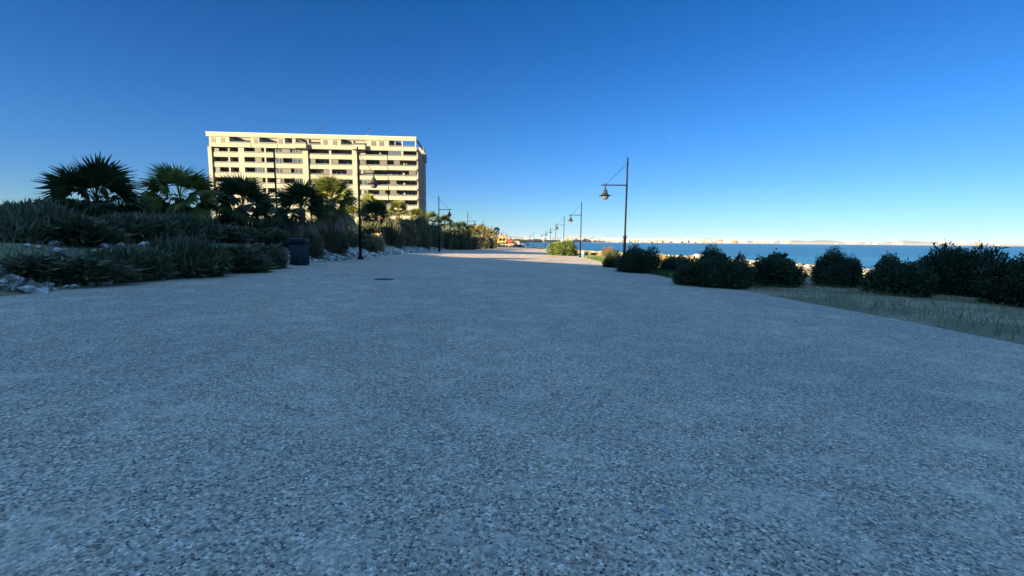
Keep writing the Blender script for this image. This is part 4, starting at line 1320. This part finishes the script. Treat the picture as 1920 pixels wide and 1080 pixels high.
# ------------------------------------------------------------------ the two walkers
def walker(px, Y, h, facing, mat_top, mat_leg, label, stride=1):
    x = px_x(px, Y, -2)
    root = empty('person', (x, Y, gb(x, Y) if x < XR(Y) else hgt(x, Y)), facing, h / 1.75)
    tag(root, label, 'person', 'walkers on the promenade')
    J = {'pelvis': (0, 0, 0.95), 'waist': (0, 0, 1.10), 'chest': (0, 0.01, 1.32), 'neck': (0, 0.01, 1.49), 'headb': (0, 0.02, 1.57), 'head': (0, 0.03, 1.67),
         'lh': (-0.10, 0, 0.90), 'lk': (-0.10, 0.14 * stride, 0.50), 'la': (-0.10, 0.12 * stride, 0.09), 'lt': (-0.10, 0.26 * stride + 0.02, 0.03),
         'rh': (0.10, 0, 0.90), 'rk': (0.10, -0.06 * stride, 0.50), 'ra': (0.10, -0.28 * stride, 0.12), 'rt': (0.10, -0.16 * stride, 0.03),
         'ls': (-0.19, 0, 1.43), 'le': (-0.25, -0.06, 1.15), 'lw': (-0.25, 0.06, 0.92), 'lf': (-0.25, 0.10, 0.83),
         'rs': (0.19, 0, 1.43), 're': (0.25, 0.0, 1.15), 'rw': (0.25, 0.14, 0.95), 'rf': (0.25, 0.19, 0.87)}
    Rr = {'pelvis': .15, 'waist': .13, 'chest': .155, 'neck': .06, 'headb': .075, 'head': .095, 'lh': .095, 'lk': .06, 'la': .042, 'lt': .035, 'rh': .095, 'rk': .06, 'ra': .042, 'rt': .035,
          'ls': .065, 'le': .045, 'lw': .032, 'lf': .03, 'rs': .065, 're': .045, 'rw': .032, 'rf': .03}
    E = [('pelvis', 'waist'), ('waist', 'chest'), ('chest', 'neck'), ('neck', 'headb'), ('headb', 'head'), ('pelvis', 'lh'), ('lh', 'lk'), ('lk', 'la'), ('la', 'lt'), ('pelvis', 'rh'), ('rh', 'rk'), ('rk', 'ra'), ('ra', 'rt'),
         ('chest', 'ls'), ('ls', 'le'), ('le', 'lw'), ('lw', 'lf'), ('chest', 'rs'), ('rs', 're'), ('re', 'rw'), ('rw', 'rf')]
    names = list(J); idx = {n: i for i, n in enumerate(names)}
    me = bpy.data.meshes.new('body'); me.from_pydata([J[n] for n in names], [(idx[a], idx[b]) for a, b in E], [])
    o = link('body', me, M['skin'], root)
    md = o.modifiers.new('skin', 'SKIN')
    for i, n in enumerate(names):
        me.skin_vertices[0].data[i].radius = (Rr[n], Rr[n] * (0.8 if n in ('pelvis', 'waist', 'chest') else 1.0))
    me.skin_vertices[0].data[0].use_root = True
    o.modifiers.new('sub', 'SUBSURF').levels = 1
    o.modifiers['sub'].render_levels = 1
    # clothes: slightly larger shells around torso+arms and legs
    m = MB(); m.lathe([(0.0, 0.86), (0.185, 0.86), (0.18, 1.0), (0.175, 1.15), (0.20, 1.32), (0.20, 1.43), (0.12, 1.50), (0.07, 1.52)], 16)
    for s in (-1, 1):
        A = ('ls', 'le', 'lw') if s < 0 else ('rs', 're', 'rw')
        m.tube([J[A[0]], J[A[1]], J[A[2]]], [0.085, 0.065, 0.05], 10)
    m.build('jacket', mat_top, root)
    m = MB()
    for A in (('lh', 'lk', 'la'), ('rh', 'rk', 'ra')):
        m.tube([J[A[0]], J[A[1]], J[A[2]]], [0.115, 0.078, 0.06], 10)
    m.lathe([(0.0, 0.82), (0.16, 0.84), (0.17, 0.95), (0.0, 0.96)], 14)
    m.build('trousers', mat_leg, root)
    m = MB()
    for A in (('la', 'lt'), ('ra', 'rt')):
        m.tube([J[A[0]], J[A[1]]], [0.06, 0.045], 8)
    m.build('shoes', M['cloth_dark'], root)
    m = MB(); m.lathe([(0.0, 0.125), (0.06, 0.11), (0.10, 0.05), (0.105, -0.01), (0.09, -0.05)], 14, (0, 0.005, 1.685)); m.build('hair', M['hair'], root)
walker(988.0, 205.0, 1.78, R(10), M['cloth_dark'], M['cloth_dark'], 'left walker in dark clothes on the far promenade edge')
walker(991.8, 207.0, 1.68, R(-6), M['cloth_blue'], M['cloth_dark'], 'right walker in blue top and dark trousers beside the other', -1)

# ------------------------------------------------------------------ town and hills across the bay
def shore_sheet():
    fr = [(962, 900), (975, 1150), (990, 1400), (1010, 1700), (1035, 2150), (1062, 2600), (1100, 2950), (1200, 3150), (1365, 3250), (1600, 3200), (1920, 3000), (2300, 2700)]
    vs = []; fs = []
    for i, (px, Y) in enumerate(fr):
        x = (px - 960) / FPX * Y
        vs += [(x, Y, -3.4), (x * 1.004, Y + 14, -1.6), (x * 1.02, Y + 200, 1.0), (x * 1.2, Y + 1400, 14.0), (x * 1.6, Y + 6000, 18.0)]
    for i in range(len(fr) - 1):
        for j in range(4):
            a = i * 5 + j
            fs.append((a, a + 5, a + 6, a + 1))
    # the shore on the left side of the bay
    me = bpy.data.meshes.new('far_shore'); me.from_pydata(vs, [], fs)
    o = link('far_shore', me, M['shoreland']); tag(o, kind='structure')
    return fr
FR = shore_sheet()
def hills():
    vs = []; fs = []
    n = 90
    rnd = random.Random(5)
    for i in range(n + 1):
        px = 880 + (1750 - 880) * i / n
        Y = 11500
        x = (px - 960) / FPX * Y
        hh = 62 + 30 * math.sin(i * 0.31) + 22 * math.sin(i * 0.83 + 1) + 10 * math.sin(i * 1.9) + (35 if 960 < px < 1060 else 0)
        vs += [(x, Y - 900, -5), (x, Y - 300, hh * 0.6), (x, Y, hh), (x, Y + 900, -5)]
    for i in range(n):
        for j in range(3):
            a = i * 4 + j
            fs.append((a, a + 4, a + 5, a + 1))
    me = bpy.data.meshes.new('hills'); me.from_pydata(vs, [], fs)
    me.polygons.foreach_set('use_smooth', [True] * len(fs))
    tag(link('hills', me, M['hill']), kind='structure')
hills()

def shore_y(px):
    return interp(px, [a for a, b in FR], [b for a, b in FR])
WIN = mat_glass('far_windows', (0.10, 0.11, 0.13), 0.3)
def city_block(px, Y, w, h, mi, rz, rnd, zone):
    x = (px - 960) / FPX * Y
    z = -2.0 + max(0, (Y - shore_y(px)) * 0.008)
    root_name = 'far_building'
    m = MB()
    d = rnd.uniform(10, 16)
    m.box(-w/2, w/2, 0, d, -3, h)
    q = rnd.random(); rn = 'stepped roof' if q < 0.4 else ('roof hut' if q < 0.7 else 'pitched roof')
    if q < 0.4: m.box(-w * 0.5, w * rnd.uniform(-0.1, 0.3), 2, d - 1, h, h + rnd.uniform(2.5, 4))
    elif q < 0.7: m.box(-w * 0.15, w * 0.2, 3, 7, h, h + 2.8)
    else: m.prism_y([(-w/2 - 0.5, h), (w/2 + 0.5, h), (0, h + 2.6)], -0.4, d + 0.4, 0)
    m.box(-w/2 - 0.15, w/2 + 0.15, -0.35, 0.0 - 0.02, h - 0.9, h + 0.5)
    nf = max(1, int(h / 3.0)); nc = max(2, int(w / 3.4))
    for f in range(nf):
        z0 = 0.9 + f * 3.0
        if rnd.random() < 0.5 and nc > 3:
            m.box(-w/2 + 0.8, w/2 - 0.8, -1.1, -0.02, z0 - 1.0, z0 - 0.1)
        for c in range(nc):
            cx = -w/2 + (c + 0.5) * w / nc
            m.box(cx - 0.75, cx + 0.75, -0.06, 0.03, z0, z0 + 1.5, 1)
    o = m.build(root_name, [CITY[mi], WIN], None, (x, Y, z))
    o.rotation_euler = (0, 0, rz)
    hn = 'tall' if h > 21 else ('mid height' if h > 14 else 'low')
    cn = ['cream', 'sandy', 'terracotta', 'white'][mi]
    wn = 'broad' if w > 33 else 'narrow'
    tag(o, '%s %s %s far building, %s, %s' % (wn, hn, cn, rn, zone), 'building', '%s %s %s buildings, %s, %s' % (wn, hn, cn, rn, zone))
ZON = [(985, 'beyond the last houses'), (1030, 'left of the green bush'), (1058, 'above the green bush left half'), (1087, 'above the green bush right half'), (1125, 'right of the second lamp'), (1172, 'left of the nearest right lamp'), (1210, 'above the broad bush'), (1250, 'right of the broad bush'), (1310, 'above the bush dip'), (1366, 'above the raised bush tip'), (3000, 'far to the right')]
def zone(px):
    for a, b in ZON:
        if px < a: return b
rnd = random.Random(21)
for i in range(262):
    px = 1066 + 300 * (i + rnd.random()) / 150 if i < 150 else 1066 + rnd.random() * 330
    if i > 236: px = 1366 + rnd.random() * 500
    row = rnd.choice([0, 0, 1, 1, 2, 3])
    Y = shore_y(px) + 40 + row * 130 + rnd.uniform(0, 60)
    w = rnd.uniform(14, 34)
    h = rnd.choice([9, 12, 15, 18, 21, 21, 24]) * rnd.uniform(0.85, 1.2) + (6 if row > 1 else 0)
    mi = rnd.choice([0, 0, 0, 0, 3, 3, 3, 3, 3, 1, 0, 2])
    city_block(px, Y, w * 1.35, h, mi, rnd.uniform(-0.5, 0.2), rnd, zone(px))
for px, w, h, mi in [(1063, 18, 30, 1), (1069, 16, 34, 0), (1075, 18, 32, 0), (1082, 16, 34, 1), (1089, 14, 30, 0), (1093, 14, 34, 1), (1097, 14, 28, 2), (1246, 20, 26, 2), (1341, 26, 30, 1), (1228, 36, 20, 2)]:
    city_block(px, shore_y(px) + 60, w, h, mi, 0.15, rnd, zone(px))
# nearer part of the town, left side of the bay
for px, Y, w, h, mi in [(966, 1150, 12, 6, 3), (969, 1200, 10, 9, 1), (972, 1180, 10, 7, 2), (976, 1350, 12, 8, 3), (979, 1400, 10, 7, 0), (984, 1500, 9, 12, 3), (986.5, 1480, 6, 12, 0), (991, 1500, 12, 10, 1), (995.5, 1480, 10, 15, 0), (1006, 1900, 10, 10, 1), (1009, 1950, 8, 8, 3),
                        (1014, 2000, 9, 17, 0), (1017, 2000, 7, 17, 3), (1022, 2100, 12, 10, 3), (1027, 2150, 16, 14, 3), (1033, 2250, 14, 12, 0), (1038, 2350, 16, 12, 3), (1044, 2400, 14, 15, 3), (1050, 2500, 18, 14, 0), (1056, 2600, 18, 16, 3)]:
    city_block(px, max(Y, shore_y(px) + 40), w, h, mi, rnd.uniform(-0.3, 0.3), rnd, zone(px))
# trees along the far shore: one mass of small clumps
def far_trees():
    rng = np.random.default_rng(9)
    bl = []
    r = random.Random(8)
    for i in range(150):
        px = r.choice([r.uniform(962, 990), r.uniform(998, 1013), r.uniform(1018, 1048), r.uniform(1060, 1130)])
        Y = shore_y(px) + r.uniform(18, 60)
        x = (px - 960) / FPX * Y
        h = r.uniform(5, 12) * (0.7 if px < 995 else 1)
        bl.append((x, Y, h * 0.5, r.uniform(5, 11), 5, h * 0.5))
    V = blob_leaves(bl, 26000, 1.6, 4, 1.0, 0.1)
    V[:, :, 2] -= 1.8
    o = link('far_trees', quads_mesh('far_trees', V), M['fartree'])
    tag(o, 'dark band of trees along the far shore of the bay', 'trees', kind='stuff')
far_trees()
# town and trees behind the red building, on our own shore
def near_trees():
    r = random.Random(18)
    bl = []
    for i in range(60):
        px = r.uniform(900, 963); Y = r.uniform(330, 520)
        x = (px - 960) / FPX * Y
        h = r.uniform(3, 6)
        bl.append((x, Y, h * 0.5, r.uniform(2.5, 5), 3, h * 0.5))
    V = blob_leaves(bl, 14000, 0.7, 14, 1.0, 0.1)
    V[:, :, 2] -= 3.0
    o = link('shore_trees', quads_mesh('shore_trees', V), M['fartree'])
    tag(o, 'dark trees massed behind the last houses', 'trees', kind='stuff')
near_trees()
for i, (px, Y, w, h, mi) in enumerate([(961.5, 420, 5, 4.5, 2), (964.5, 470, 6, 4.2, 3), (968, 560, 8, 4.5, 0), (926, 300, 7, 7, 3)]):
    m = MB(); m.box(-w/2, w/2, 0, 6, -2, h * 0.8); m.prism_y([(-w/2 - 0.3, h * 0.8), (w/2 + 0.3, h * 0.8), (0, h)], -0.3, 6.3, 1)
    for c in (-0.25, 0.2): m.box(w * c - 0.4, w * c + 0.4, -0.05, 0.02, h * 0.3, h * 0.55, 2)
    x = px_x(px, Y, -2)
    o = m.build('beach_house', [CITY[mi], M['tile'], WIN], None, (x, Y, terr_h(x, Y) - 0.2))
    tag(o, ['terracotta beach house right behind the red building', 'white beach house on the shore beyond the red building', 'cream beach house farthest along our shore', 'pale house half hidden by the last palms'][i], 'house', 'small houses along the near shore')

# a short contrail high over the bay
def contrail():
    a = at(1244, 255.5, 9000); b = at(1263, 260.5, 9000)
    m = MB(); n = 10
    m.tube([a + (b - a) * i / n for i in range(n + 1)], [3 + 6 * math.sin(math.pi * (i + 0.3) / (n + 0.6)) for i in range(n + 1)], 8)
    t = NT('vapour'); t.l(t.ramp(t.noise(0.01), [(0.3, (0.8, 0.8, 0.8)), (0.7, (0.9, 0.9, 0.9))]), t.b.inputs['Base Color']); t.b.inputs['Alpha'].default_value = 0.025; t.b.inputs['Roughness'].default_value = 1
    o = m.build('contrail', t.m)
    tag(o, 'faint short vapour trail in the blue sky at upper right', 'vapour trail')
contrail()
print('objects', len(bpy.data.objects))

# the air over the bay
def haze():
    m = MB(); m.box(-9000, 15000, -160, 13500, -9.0, 125.0)
    mat = bpy.data.materials.new('haze_air'); mat.use_nodes = True
    t = mat.node_tree; t.nodes.clear()
    o = t.nodes.new('ShaderNodeOutputMaterial'); v = t.nodes.new('ShaderNodeVolumePrincipled')
    v.inputs['Color'].default_value = (0.80, 0.90, 1.0, 1)
    v.inputs['Density'].default_value = 0.000022
    v.inputs['Anisotropy'].default_value = 0.0
    t.links.new(v.outputs[0], o.inputs['Volume'])
    h = m.build('haze', mat)
    tag(h, 'thin pale haze over the bay fading the far shore', 'haze', kind='stuff')
haze()
